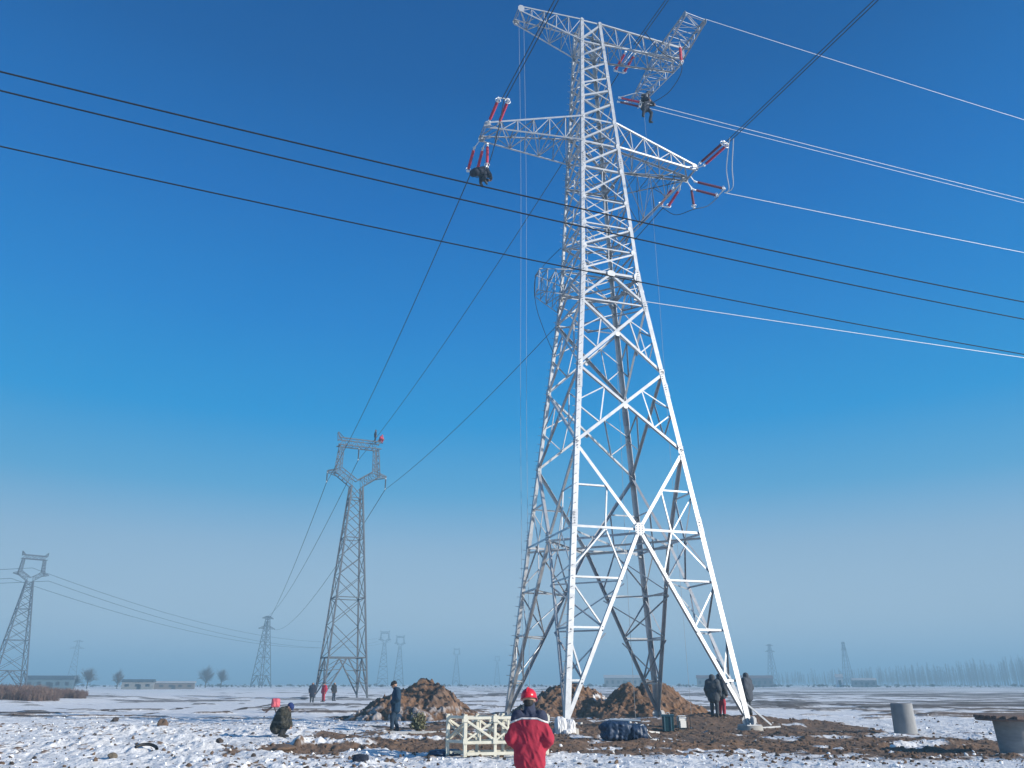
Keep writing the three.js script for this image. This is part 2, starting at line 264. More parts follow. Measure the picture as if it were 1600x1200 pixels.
    for (let i = 0; i < lv.length - 1; i++) {
      const a = lv[i], b = lv[i + 1];
      bar('cross_brace', P(-1, a + 0.04), P(1, b - 0.04), i >= 4 ? 0.105 : 0.09, 0.024); bar('cross_brace', P(1, a + 0.04), P(-1, b - 0.04), 0.06, 0.046);
      if (i < 4) { bar('redundant_brace', lerp(P(-1, a), P(1, b), 0.5), P(0, b), 0.04, 0.07); }
      if (i < 6) { const m = (a + b) / 2; bar('redundant_brace', P(-1, m), lerp(P(-1, a), P(1, b), 0.25), 0.04, 0.075); bar('redundant_brace', P(1, m), lerp(P(1, a), P(-1, b), 0.25), 0.04, 0.075); }
      if ([23.1, 24.66, 26.64, 28.31, 29.94, 35.61, 37.24, 21.69].includes(b)) bar('horizontal_strut', P(-1, b), P(1, b), b > 26 ? 0.1 : 0.07, 0.062);
      for (const s of [-1, 1]) plate(P(s * 0.88, b - 0.02), 0.2, b > 26 && b < 30 ? 0.4 : 0.26, 0.006);
    }
  });
  // plan bracing at the diaphragms
  for (const [h, s] of [[7.5, 0.1], [18.6, 0.06], [20.2, 0.08], [23.05, 0.06], [26.58, 0.06], [28.25, 0.08], [29.88, 0.07], [35.55, 0.06]]) {
    const w = half(h) - 0.03, q = [V(0, h, w), V(w, h, 0), V(0, h, -w), V(-w, h, 0)];
    for (let i = 0; i < 4; i++) part('plan_brace', angleBar(q[i], q[(i + 1) % 4], s, V(0, 1, 0), 0.02 + 0.02 * (i % 2), 0.008), pick(), tower);
    if (h < 30) for (const [a, b, o] of [[V(-w, h, w), V(w, h, -w), 0.08], [V(w, h, w), V(-w, h, -w), 0.11]]) part('plan_brace', angleBar(a, b, s * 0.8, V(0, 1, 0), o, 0.008), pick(), tower);
  }
  // step bolts up the front leg and the left leg
  const bolts = [];
  for (const [sx, sz] of [[-1, 1], [-1, -1]]) for (let h = 2; h < 36.8; h += 0.42) { const w = half(h); bolts.push(new THREE.CylinderGeometry(0.011, 0.011, 0.17, 5).rotateZ(Math.PI / 2).translate(sx * (w + 0.085), h, sz * (w - 0.07))); }
  for (let h = 2.2; h < 36.8; h += 0.42) { const w = half(h); bolts.push(new THREE.CylinderGeometry(0.011, 0.011, 0.17, 5).rotateX(Math.PI / 2).translate(-(w - 0.07), h, w + 0.085)); }
  const sb = part('step_bolts', mergeGeometries(bolts), boltSteel, tower); sb.userData.kind = 'stuff';
  // joint bolts on the big plates
  const jb = [];
  for (const [n, P] of faces) { const u = n.clone().cross(V(0, 1, 0)); const add = (c) => { const g = new THREE.CylinderGeometry(0.02, 0.02, 0.05, 6); g.applyQuaternion(new THREE.Quaternion().setFromUnitVectors(V(0, 1, 0), n)); const p = c.clone().addScaledVector(n, 0.018); g.translate(p.x, p.y, p.z); jb.push(g); };
    for (let i = -1; i <= 1; i++) for (let j = -2; j <= 2; j++) add(P(0, 7.57).addScaledVector(u, i * 0.13).add(V(0, j * 0.1, 0)));
    for (const h of [7.9, 14.2, 20.3, 27.2, 11.2, 15.0, 18.6]) for (const s of [-1, 1]) for (let j = -2; j <= 2; j++) add(P(s, h).addScaledVector(n, 0.02).addScaledVector(V(n.z, 0, -n.x), -s * 0.1).add(V(0, j * 0.12, 0))); }
  const j = part('joint_bolts', mergeGeometries(jb), boltSteel, tower); j.userData.kind = 'stuff';
}
// a tapering box truss: four chords, posts and diagonals on its sides, lacing above and below
function crossarm(parent, roots, tips, n, big = 0.1, small = 0.05, matFn = pickArm, capTip = true) {
  const g = new THREE.Group(); g.name = 'crossarm'; parent.add(g);
  const ch = roots.map((r, i) => (t) => lerp(r, tips[i], t));   // 0 top near, 1 top far, 2 bottom near, 3 bottom far
  const mid = lerp(lerp(roots[0], roots[3], 0.5), lerp(tips[0], tips[3], 0.5), 0.5);
  const nf = V().subVectors(roots[0], roots[1]).normalize(), bar = (name, a, b, s, nn, off) => { if (a.distanceTo(b) > 0.05) part(name, angleBar(a, b, s, nn, off, Math.max(0.006, s * 0.1)), matFn(), g); };
  ch.forEach((c, i) => bar('chord', c(0), c(1), big, i % 2 ? nf.clone().negate() : nf, 0));
  for (let k = 0; k <= n; k++) {
    const t = k / n, t2 = (k + 1) / n;
    for (const f of [0, 1]) {
      const nn = f ? nf.clone().negate() : nf;
      if (k > 0 && k <= n) bar('post', ch[f](t), ch[f + 2](t), small, nn, 0.02);
      if (k < n) { if (k % 2 === f) bar('lattice_brace', ch[f](t), ch[f + 2](t2), small, nn, 0.035); else bar('lattice_brace', ch[f + 2](t), ch[f](t2), small, nn, 0.035); }
      if (k < n) { const up = V(0, f ? -1 : 1, 0), a = ch[f * 2], b = ch[f * 2 + 1]; if (k % 2) bar('lattice_brace', a(t), b(t2), small, up, 0.02); else bar('lattice_brace', b(t), a(t2), small, up, 0.02); }
    }
    if (k > 0) { bar('lattice_brace', ch[0](t), ch[1](t), small, V(0, 1, 0), 0.04); bar('lattice_brace', ch[2](t), ch[3](t), small, V(0, -1, 0), 0.04); }
  }
  if (capTip) { for (const i of [0, 1]) { const a = tips[i], b = tips[i + 2], c = lerp(a, b, 0.5), d = lerp(roots[i], tips[i], 0.5).sub(a).normalize(); part('tip_plate', flatPlate(c.addScaledVector(d, 0.1), d, V(0, 1, 0), 0.36, a.distanceTo(b) + 0.16, 0.02), steel[2], g); } }
  return g;
}
{
  const w1 = half(29.94), w0 = half(28.31);
  for (const s of [-1, 1]) crossarm(tower, [V(s * w1, 29.94, w1), V(s * w1, 29.94, -w1), V(s * w0, 28.31, w0), V(s * w0, 28.31, -w0)], [V(s * 6.15, 28.72, 0.4), V(s * 6.15, 28.72, -0.75), V(s * 6.1, 28.45, 0.4), V(s * 6.1, 28.45, -0.75)], 6, 0.095, 0.042);
  // knee strut under the right arm
  const wa = half(23.1), wb = half(26.64);
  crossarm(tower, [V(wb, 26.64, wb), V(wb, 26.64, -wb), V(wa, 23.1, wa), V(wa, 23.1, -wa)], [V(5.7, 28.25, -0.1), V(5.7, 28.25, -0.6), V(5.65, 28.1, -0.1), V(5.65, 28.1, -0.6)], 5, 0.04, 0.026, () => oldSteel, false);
  // top: left peak arm
  const t1 = half(37.2), t0 = half(35.61);
  crossarm(tower, [V(-t1, 37.22, t1), V(-t1, 37.22, -t1), V(-t0, 35.61, t0), V(-t0, 35.61, -t0)], [V(-4.35, 37.05, 0.62), V(-4.35, 37.05, -0.4), V(-4.3, 36.75, 0.62), V(-4.3, 36.75, -0.4)], 5, 0.085, 0.038);
  // top: right beam that carries the crossing beam
  crossarm(tower, [V(t1, 37.22, t1), V(t1, 37.22, -t1), V(t0, 35.61, t0), V(t0, 35.61, -t0)], [V(5.9, 37.05, 0.55), V(5.9, 37.05, -0.65), V(5.9, 36.2, 0.55), V(5.9, 36.2, -0.65)], 6, 0.085, 0.038, pickArm, false);
  // crossing beam, near and far halves
  const xa = 4.45, xb = 5.95, yt = 37.0, yb = 36.15;
  crossarm(tower, [V(xa, yt, 0), V(xb, yt, 0), V(xa, yb, 0), V(xb, yb, 0)], [V(4.62, 36.85, 3.15), V(6.0, 36.85, 3.0), V(4.62, 36.6, 3.15), V(6.0, 36.6, 3.0)], 5, 0.07, 0.036);
  crossarm(tower, [V(xa, yt, -0.05), V(xb, yt, -0.05), V(xa, yb, -0.05), V(xb, yb, -0.05)], [V(4.55, 36.5, -3.7), V(5.25, 36.5, -3.7), V(4.5, 36.2, -3.7), V(5.25, 36.2, -3.7)], 6, 0.07, 0.036);
  // short jumper arm at the waist, left, and the bracket on the far right corner
  const wl = half(19.4), wt = half(20.9);
  crossarm(tower, [V(-wt, 20.9, wt * 0.2), V(-wt, 20.9, -wt), V(-wl, 19.4, wl * 0.2), V(-wl, 19.4, -wl)], [V(-3.2, 20.75, 0.15), V(-3.2, 20.75, -0.55), V(-3.25, 19.55, 0.15), V(-3.25, 19.55, -0.55)], 4, 0.05, 0.03, () => armSteel[2], false);
  const wr = half(20.2);
  crossarm(tower, [V(wr, 20.6, 0.7), V(wr, 20.6, -0.7), V(wr, 19.5, 0.7), V(wr, 19.5, -0.7)], [V(2.3, 20.2, 0.4), V(2.3, 20.2, -0.1), V(2.3, 19.6, 0.4), V(2.3, 19.6, -0.1)], 2, 0.06, 0.04, () => armSteel[2], false);
  // small light strut that stands out from the right-hand foot
  const c = V(half(1.1), 0.95, half(1.1)); part('foot_strut', angleBar(c, V(half(0) + 0.75, 0.18, half(0) + 0.1), 0.06, V(0, 0, 1), 0, 0.008), steel[1], tower);
}

// ---------------------------------------------------------------- towers farther along the line
function barSet() { const gs = []; const self = { add(a, b, t) { const d = b.clone().sub(a).normalize(), u = (Math.abs(d.y) > 0.9 ? V(1, 0, 0) : V(0, 1, 0)).cross(d).normalize(), v = d.clone().cross(u), h = t / 2; gs.push(prism(a, b, [[-h, -h], [h, -h], [h, h], [-h, h]], u, v)); return self; }, build(name, mat, parent) { return part(name, mergeGeometries(gs), mat, parent); } }; return self; }
function bodyOf(root, b0, b1, hTop, levels, mat, t) {
  const w = (h) => b0 + (b1 - b0) * h / hTop, C = [[-1, 1], [1, 1], [1, -1], [-1, -1]];
  for (const [sx, sz] of C) barSet().add(V(sx * b0, 0, sz * b0), V(sx * b1, hTop, sz * b1), t * 1.5).build('leg', mat, root);
  for (let f = 0; f < 4; f++) {
    const [ax, az] = C[f], [bx, bz] = C[(f + 1) % 4], A = (h) => V(ax * w(h), h, az * w(h)), B = (h) => V(bx * w(h), h, bz * w(h)), s = barSet(), M = (h) => lerp(A(h), B(h), 0.5);
    const [l0, l1] = levels; s.add(A(0.3), M(l0), t * 1.1).add(B(0.3), M(l0), t * 1.1).add(A(l0), B(l0), t);
    for (const k of [0.35, 0.68]) { const h = l0 * k; s.add(A(h), lerp(A(0.3), M(l0), k), t * 0.6).add(B(h), lerp(B(0.3), M(l0), k), t * 0.6).add(A(h), lerp(A(0.3), M(l0), Math.min(1, k + 0.3)), t * 0.5).add(B(h), lerp(B(0.3), M(l0), Math.min(1, k + 0.3)), t * 0.5); }
    for (let i = 0; i < levels.length - 1; i++) { s.add(A(levels[i]), B(levels[i + 1]), t * 0.6).add(B(levels[i]), A(levels[i + 1]), t * 0.6); if (i % 3 === 2) s.add(A(levels[i]), B(levels[i]), t * 0.8); }
    s.build('face_bracing', mat, root);
  }
}
function lace(s, a0, a1, b0, b1, n, t) { for (let k = 0; k < n; k++) { const p = lerp(a0, a1, k / n), q = lerp(b0, b1, (k + 1) / n), r = lerp(b0, b1, k / n), u = lerp(a0, a1, (k + 1) / n); s.add(p, q, t); if (k) s.add(p, r, t); if (k % 2) s.add(r, u, t * 0.8); } }
function catTower(name, mat, b0 = 2.6, t = 0.125) {   // pylon with an open window in its head
  const root = base(name, V(0, 0, 0));
  bodyOf(root, b0, 0.72, 25.8, [4.6, 8.4, 11.6, 14.4, 16.8, 19, 20.9, 22.6, 24.2, 25.8], mat, t);
  const Z = 0.6;
  for (const s of [-1, 1]) {
    const k = barSet();
    for (const z of [-Z, Z]) {
      const o = [V(s * 0.72, 25.8, z), V(s * 2.95, 27.4, z), V(s * 2.55, 31.2, z)], i = [V(0, 26.6, z), V(s * 2.2, 28.1, z), V(s * 2.1, 31.1, z)];
      k.add(o[0], o[1], t * 0.75).add(i[0], i[1], t * 0.75).add(o[1], o[2], t * 0.75).add(i[1], i[2], t * 0.75); lace(k, o[0], o[1], i[0], i[1], 4, t * 0.38); lace(k, o[1], o[2], i[1], i[2], 5, t * 0.38);
    }
    for (let q = 0; q <= 4; q++) { const a = lerp(V(s * 0.72, 25.8, 0), V(s * 2.95, 27.4, 0), q / 4), b = lerp(V(s * 2.95, 27.4, 0), V(s * 2.55, 31.2, 0), q / 4); for (const p of [a, b]) k.add(p.clone().setZ(-Z), p.clone().setZ(Z), t * 0.6); }
    k.build('head_frame', mat, root);
    const a = barSet(); for (const z of [-Z, Z]) a.add(V(s * 2.3, 28.0, z), V(s * 3.95, 27.55, z * 0.3), t * 0.7).add(V(s * 2.5, 27.1, z), V(s * 3.95, 27.4, z * 0.3), t * 0.7); lace(a, V(s * 2.3, 28.0, Z), V(s * 3.95, 27.55, 0.2), V(s * 2.5, 27.1, Z), V(s * 3.95, 27.4, 0.2), 3, t * 0.4); a.build('side_arm', mat, root);
    const p = barSet(); for (const z of [-Z, Z]) p.add(V(s * 2.2, 32.1, z), V(s * 2.85, 32.9, z * 0.3), t * 0.7).add(V(s * 2.75, 31.9, z), V(s * 2.95, 32.9, z * 0.3), t * 0.7); p.add(V(s * 2.9, 32.9, -0.25), V(s * 2.9, 32.9, 0.25), t); p.build('peak', mat, root);
  }
  const b = barSet(); for (const z of [-Z, Z]) { b.add(V(-2.9, 31.15, z), V(2.9, 31.15, z), t).add(V(-2.7, 32.1, z), V(2.7, 32.1, z), t); lace(b, V(-2.8, 31.15, z), V(2.8, 31.15, z), V(-2.7, 32.1, z), V(2.7, 32.1, z), 7, t * 0.4); } for (let q = 0; q <= 6; q++) b.add(V(-2.7 + q * 0.9, 31.15, -Z), V(-2.7 + q * 0.9, 31.15, Z), t * 0.5); b.build('top_beam', mat, root);
  return root;
}
function armTower(name, mat, t = 0.15) {   // straight tapering pylon with a wide and a narrow arm
  const root = base(name, V(0, 0, 0));
  bodyOf(root, 3.1, 0.55, 30, [5, 9, 12.5, 15.6, 18.3, 20.7, 22.8, 24.7, 26.4, 28, 29, 30], mat, t);
  const arm = (y, len, d, nm) => { for (const s of [-1, 1]) { const k = barSet(); for (const z of [-0.6, 0.6]) { k.add(V(s * 0.6, y, z), V(s * len, y, z * 0.2), t * 0.8).add(V(s * 0.6, y + d, z), V(s * len, y + 0.15, z * 0.2), t * 0.8); lace(k, V(s * 0.6, y, z), V(s * len, y, z * 0.2), V(s * 0.6, y + d, z), V(s * len, y + 0.15, z * 0.2), 4, t * 0.5); } k.build(nm, mat, root); } };
  arm(24.4, 4.4, 1.5, 'side_arm'); arm(28.8, 3.0, 1.1, 'peak_arm');
  return root;
}
const T2 = { x: -20.5, z: -99.7, a: THREE.MathUtils.degToRad(24) };
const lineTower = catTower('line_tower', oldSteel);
lineTower.position.set(T2.x, groundBase(T2.x, -T2.z), T2.z); lineTower.rotation.y = T2.a;
tag(lineTower, 'grey lattice pylon with open window head and two workers on its top', 'pylon');
const t2 = (x, y, z) => V(x, y, z).applyAxisAngle(V(0, 1, 0), T2.a).add(V(T2.x, 0, T2.z));
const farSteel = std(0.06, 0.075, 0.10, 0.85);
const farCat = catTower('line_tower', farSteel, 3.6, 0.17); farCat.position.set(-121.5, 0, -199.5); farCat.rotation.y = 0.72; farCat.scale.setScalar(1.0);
tag(farCat, 'hazy pylon with splayed body at the far left above the brown reeds', 'pylon');
const farArm = armTower('line_tower', farSteel); farArm.position.set(-109.2, 0, -360.4); farArm.rotation.y = 0.95;
tag(farArm, 'hazy pylon with one wide arm, behind the crouching person and red bundle', 'pylon');
const farGroup = 'pylons fading into the far haze';
function again(src, x, z, turn, label, s = 1) { const c = src.clone(); c.name = numbered('line_tower'); c.position.set(x, 0, z); c.rotation.y = turn; c.scale.setScalar(s); c.userData = { ...c.userData, label, group: farGroup }; scene.add(c); return c; }
again(farArm, -301.3, -565.7, 0.5, 'small hazy pylon beside the bare round trees on the left');
again(farCat, -79.9, -510.7, 0.15, 'left and larger of two hazy window-headed pylons right of the line pylon');
again(farCat, -76.7, -558.7, 0.1, 'right and smaller of two hazy window-headed pylons above the worker in blue');
again(farCat, -51.4, -761.5, 0.15, 'faint distant pylon above the left dirt mound');
again(farCat, -17.5, -971.0, 0.1, 'faintest distant pylon just left of the tall tower foot');
again(farArm, 197.4, -625.6, 0.3, 'faint distant pylon right behind the right foot of the tall tower');
again(farArm, 239.9, -590.3, 0.8, 'faint distant pylon above the small white farm buildings');

// ---------------------------------------------------------------- insulators
const redRubber = std(0.52, 0.03, 0.075, 0.45), shadedRubber = std(0.16, 0.018, 0.05, 0.5), zinc = std(0.72, 0.73, 0.74, 0.4, 0.25);  // the darker rubber is the same red with shade painted into its colour
const INSUL = 'red composite insulators on the tall tower';
function insulator(label, a, b, { mat = redRubber, r = 0.085, ring = true, yokeTo = null, link = null, group = INSUL } = {}) {
  const o = base('insulator', a), L = a.distanceTo(b), d = b.clone().sub(a).normalize();
  const pts = [], n = Math.round((L - 0.36) / 0.055); pts.push(new THREE.Vector2(0.001, 0.18)); for (let i = 0; i < n; i++) { const y = 0.18 + i * 0.055; pts.push(new THREE.Vector2(r * 0.42, y), new THREE.Vector2(i % 2 ? r : r * 0.8, y + 0.028), new THREE.Vector2(r * 0.42, y + 0.04)); } pts.push(new THREE.Vector2(0.001, L - 0.18));
  const q = new THREE.Quaternion().setFromUnitVectors(V(0, 1, 0), d);
  part('shed_stack', new THREE.LatheGeometry(pts, 12).applyQuaternion(q), mat, o);
  for (const [y0, y1, rr] of [[0, 0.2, 0.045], [L - 0.2, L, 0.045]]) part('end_fitting', mergeGeometries([new THREE.CylinderGeometry(rr, rr, y1 - y0, 8).translate(0, (y0 + y1) / 2, 0), new THREE.BoxGeometry(0.13, 0.07, 0.09).translate(0, y0 ? L - 0.02 : 0.02, 0)]).applyQuaternion(q), zinc, o);
  if (ring) part('grading_ring', new THREE.TorusGeometry(0.13, 0.022, 6, 18).rotateX(Math.PI / 2).translate(0, L - 0.16, 0).applyQuaternion(q), zinc, o);
  if (yokeTo) part('yoke_plate', rod(b.clone().sub(a), yokeTo.clone().sub(a), 0.035, 6), zinc, o);
  if (link) part('link', rod(V(0, 0, 0), link.clone().sub(a), 0.028, 6), zinc, o);
  return tag(o, label, 'insulator', group);
}
const tp = towerPoint;
insulator('left red insulator of the pair rising from the left arm tip', tp(-5.98, 28.72, 0.5), tp(-5.94, 28.8, 2.25), { link: tp(-6.1, 28.6, 0.35), yokeTo: tp(-5.46, 28.8, 2.3) });
insulator('right red insulator of the pair rising from the left arm tip', tp(-5.46, 28.72, 0.55), tp(-5.46, 28.8, 2.3), { link: tp(-5.5, 28.7, 0.4) });
insulator('outermost red insulator hanging off the left arm tip, left of the hanging worker', tp(-6.3, 28.35, -1.25), tp(-6.2, 28.15, -3.1), { link: tp(-6.1, 28.5, -0.75), yokeTo: tp(-5.72, 28.15, -3.0) });
insulator('short red insulator between the outermost one and the hanging worker', tp(-5.85, 28.35, -1.15), tp(-5.72, 28.15, -2.85), { link: tp(-5.8, 28.45, -0.7) });
insulator('upright red insulator straight above the worker under the left arm', tp(-5.7, 28.35, -0.75), tp(-5.72, 26.85, -0.75));
insulator('left red insulator of the slanting pair under the top beam', tp(2.31, 36.05, 0.2), tp(2.29, 36.0, -1.35), { yokeTo: tp(2.87, 36.0, -1.35) });
insulator('right red insulator of the slanting pair under the top beam', tp(2.89, 36.05, 0.2), tp(2.87, 36.0, -1.35));
insulator('upright red insulator hanging under the right end of the crossing beam', tp(5.12, 36.15, 1.5), tp(5.14, 34.75, 1.45), { link: tp(5.1, 36.35, 1.5) });
insulator('flat red insulator left of the worker under the crossing beam', tp(3.45, 36.0, -3.35), tp(5.05, 36.0, -3.35), { link: tp(4.48, 36.25, -2.9), yokeTo: tp(5.05, 35.8, -3.5) });
insulator('dark red insulator sloping back beside the flat one by the upper worker', tp(3.45, 35.85, -3.55), tp(5.05, 35.8, -3.5), { link: tp(4.5, 36.2, -3.7), mat: shadedRubber });
insulator('left red insulator of the pair rising from the right arm tip', tp(6.1, 28.62, 0.75), tp(6.42, 28.62, 2.8), { link: tp(6.1, 28.6, 0.4), mat: shadedRubber, yokeTo: tp(6.72, 28.62, 2.68) });
insulator('right red insulator of the pair rising from the right arm tip', tp(6.42, 28.62, 0.65), tp(6.72, 28.62, 2.68), { link: tp(6.12, 28.6, 0.35) });
insulator('upper of two dark insulators pointing right from the right arm tip', tp(6.42, 28.32, -0.44), tp(8.45, 28.3, -0.53), { link: tp(6.1, 28.5, -0.3), mat: shadedRubber, yokeTo: tp(8.43, 28.3, -1.25) });
insulator('lower of two dark insulators pointing right from the right arm tip', tp(6.72, 28.3, -1.12), tp(8.43, 28.3, -1.25), { link: tp(6.12, 28.45, -0.75), mat: shadedRubber });
insulator('upright dark insulator hanging below the right arm tip', tp(6.5, 28.28, -0.97), tp(6.62, 26.95, -1.05), { link: tp(6.15, 28.45, -0.75), mat: shadedRubber });
insulator('right red insulator of the pair sloping down under the right arm', tp(5.77, 28.05, -1.0), tp(5.85, 27.9, -2.65), { link: tp(5.75, 28.4, -0.72), yokeTo: tp(5.32, 27.9, -2.65) });
insulator('left red insulator of the pair sloping down under the right arm', tp(5.36, 28.05, -1.0), tp(5.32, 27.9, -2.65), { link: tp(5.35, 28.4, -0.74) });
for (const [x, y0, y1, l] of [[-3.9, 27.4, 26.0, 'thin dark insulator under the left arm of the line pylon'], [0, 31.1, 29.4, 'thin dark insulator in the window of the line pylon'], [3.9, 27.4, 25.8, 'thin dark insulator under the right arm of the line pylon']]) insulator(l, t2(x, y0, 0), t2(x, y1, 0), { mat: oldSteel, r: 0.11, ring: false, group: 'insulators of the line pylon' });

// ---------------------------------------------------------------- conductors, jumpers, ropes
const aluNew = std(0.62, 0.63, 0.65, 0.45, 0.15), aluShaded = std(0.025, 0.032, 0.045, 0.85), blackCover = std(0.006, 0.008, 0.014, 0.95), ropeMat = std(0.30, 0.33, 0.37, 0.95);  // the darker aluminium has the shade on the conductors put into its colour
function cable(name, label, category, pts, r, mat, group, seg = 60) { const g = new THREE.TubeGeometry(new THREE.CatmullRomCurve3(pts), seg, r, 6, false); const m = part(name, g, mat); return tag(m, label, category, group); }
function span(a, b, sag, n = 24) { const p = []; for (let i = 0; i <= n; i++) { const t = i / n; p.push(lerp(a, b, t).add(V(0, -4 * sag * t * (1 - t), 0))); } return p; }
const INC = 'conductors from the tall tower to the line pylon', OUT = 'conductors passing overhead from the tall tower', BR = 'bright conductors leading away to the right';
// to the line pylon
cable('conductor', 'dark conductor from the left arm tip down to the line pylon', 'cable', span(tp(-6.0, 28.12, -3.1), t2(-3.9, 26.0, 0), 1.1), 0.028, aluShaded, INC);
cable('conductor', 'dark conductor from under the top beam down to the line pylon window', 'cable', span(tp(2.58, 35.95, -1.4), t2(0, 29.4, 0), 1.2), 0.025, aluShaded, INC);
cable('conductor', 'dark conductor from under the right arm passing behind the tower to the line pylon', 'cable', span(tp(5.6, 27.88, -2.7), t2(3.9, 25.8, 0), 1.2), 0.025, aluShaded, INC);
// overhead towards and past the viewer
const outDir = (p) => V(p.x + 0.045 * 190, p.y - 0.5, p.z + 190);
for (const [x, y, z, l, r] of [[-5.78, 28.78, 2.3, 'left wire of the dark twin conductor rising from the left arm tip'], [-5.62, 28.78, 2.32, 'right wire of the dark twin conductor rising from the left arm tip'], [2.7, 36.4, 0.5, 'left wire of the dark twin conductor rising from the top beam'], [2.86, 36.4, 0.5, 'right wire of the dark twin conductor rising from the top beam'], [6.5, 28.6, 2.82, 'left wire of the dark twin conductor rising from the right arm tip'], [6.66, 28.6, 2.77, 'right wire of the dark twin conductor rising from the right arm tip']]) { const p = V(x, y, z), q = outDir(p); cable('conductor', l, 'cable', span(tp(p.x, p.y, p.z), tp(q.x, q.y, q.z), 3.2, 40), 0.022, aluShaded, OUT, 120); }
// branch to the right
cable('conductor', 'bright ground wire from the near end of the crossing beam, topmost at right', 'cable', span(tp(6.0, 36.8, 3.05), tp(170, 36.5, -0.5), 1.6, 40), 0.015, aluNew, BR, 120);
cable('conductor', 'upper wire of the bright twin conductor by the upper worker', 'cable', span(tp(5.1, 36.05, -3.35), tp(170, 35.9, -6.2), 0.8, 40), 0.018, aluNew, BR, 120);
cable('conductor', 'lower wire of the bright twin conductor by the upper worker', 'cable', span(tp(5.1, 35.85, -3.5), tp(170, 35.76, -6.3), 0.8, 40), 0.016, aluNew, BR, 120);
cable('conductor', 'bright conductor from the dark insulators of the right arm', 'cable', span(tp(8.6, 28.28, -0.85), tp(170, 28, 2.6), 0.9, 40), 0.021, aluNew, BR, 120);
cable('conductor', 'bright conductor leaving from the tower waist, lowest at right', 'cable', span(tp(2.3, 19.75, 0.2), tp(170, 19.7, 4.5), 0.7, 40), 0.021, aluNew, BR, 120);
// three black covered wires that cross in front of the tower
const wireAt = [[[-9.29, 11.03], [14.89, 20.11], 'uppermost of three black wires crossing the whole view'], [[-9.59, 11.51], [15.6, 21.25], 'middle one of three black wires crossing the whole view'], [[-10.58, 13.12], [17.27, 23.95], 'lowest of three black wires crossing the whole view']];
for (const [[x0, d0], [x1, d1], l] of wireAt) { const dx = x1 - x0, dd = d1 - d0, P = (t) => V(x0 + dx * t, 12.02 + 0.42 * (t - 0.5) ** 2 * 4 * 0.42 - 0.19, -(d0 + dd * t)); const pts = []; for (let i = 0; i <= 40; i++) pts.push(P(-1 + 3 * i / 40)); cable('overhead_wire', l, 'cable', pts, 0.017, blackCover, 'black wires crossing in front of the tower', 160); }
// jumpers
const JU = 'jumper cables on the tall tower';
const jump = (l, pts, r = 0.026, mat = aluShaded) => cable('jumper_cable', l, 'cable', pts.map((p) => tp(...p)), r, mat, JU, 40);
jump('pale left cable dropping from the right arm twin conductor', [[6.5, 28.6, 3.2], [7.2, 27.9, 1.6], [8.2, 27.75, 0.2], [8.62, 28.25, -0.8]], 0.024, aluNew);
jump('pale right cable dropping from the right arm twin conductor', [[6.72, 28.6, 3.2], [7.5, 28.0, 1.7], [8.4, 27.85, 0.3], [8.7, 28.25, -0.8]], 0.024, aluNew);
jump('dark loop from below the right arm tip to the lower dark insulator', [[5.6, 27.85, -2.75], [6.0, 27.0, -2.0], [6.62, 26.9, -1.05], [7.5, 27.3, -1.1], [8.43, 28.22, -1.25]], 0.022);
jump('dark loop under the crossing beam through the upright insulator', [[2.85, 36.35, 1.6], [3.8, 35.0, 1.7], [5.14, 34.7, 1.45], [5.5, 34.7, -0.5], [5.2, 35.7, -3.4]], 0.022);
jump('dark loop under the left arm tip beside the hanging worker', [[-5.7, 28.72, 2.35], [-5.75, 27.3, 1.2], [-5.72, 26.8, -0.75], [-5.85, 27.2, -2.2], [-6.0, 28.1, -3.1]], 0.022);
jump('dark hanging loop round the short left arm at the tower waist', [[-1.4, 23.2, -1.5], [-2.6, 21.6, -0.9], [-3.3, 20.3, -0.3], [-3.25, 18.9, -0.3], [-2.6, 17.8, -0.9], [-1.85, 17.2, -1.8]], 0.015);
const RO = 'ropes hanging from the tall tower';
const drop = (l, x, y, z, r = 0.008) => { const p = tp(x, y, z); const b = V(p.x + 0.05, groundBase(p.x, -p.z), p.z); return cable('rope', l, 'rope', [p, lerp(p, b, 0.3).add(V(0.05, 0, 0)), lerp(p, b, 0.65).add(V(-0.03, 0, 0)), b], r, ropeMat, RO, 30); };
drop('left of two thin pale ropes hanging from the upper left arm', -4.28, 36.7, 0.35); drop('right of two thin pale ropes hanging from the upper left arm', -3.98, 36.6, 0.3);
drop('thin pale rope hanging from the upper worker to the ground', 5.3, 36.0, -3.6); drop('thin pale rope hanging inside the tower body', 0.9, 19.4, -0.4, 0.009);
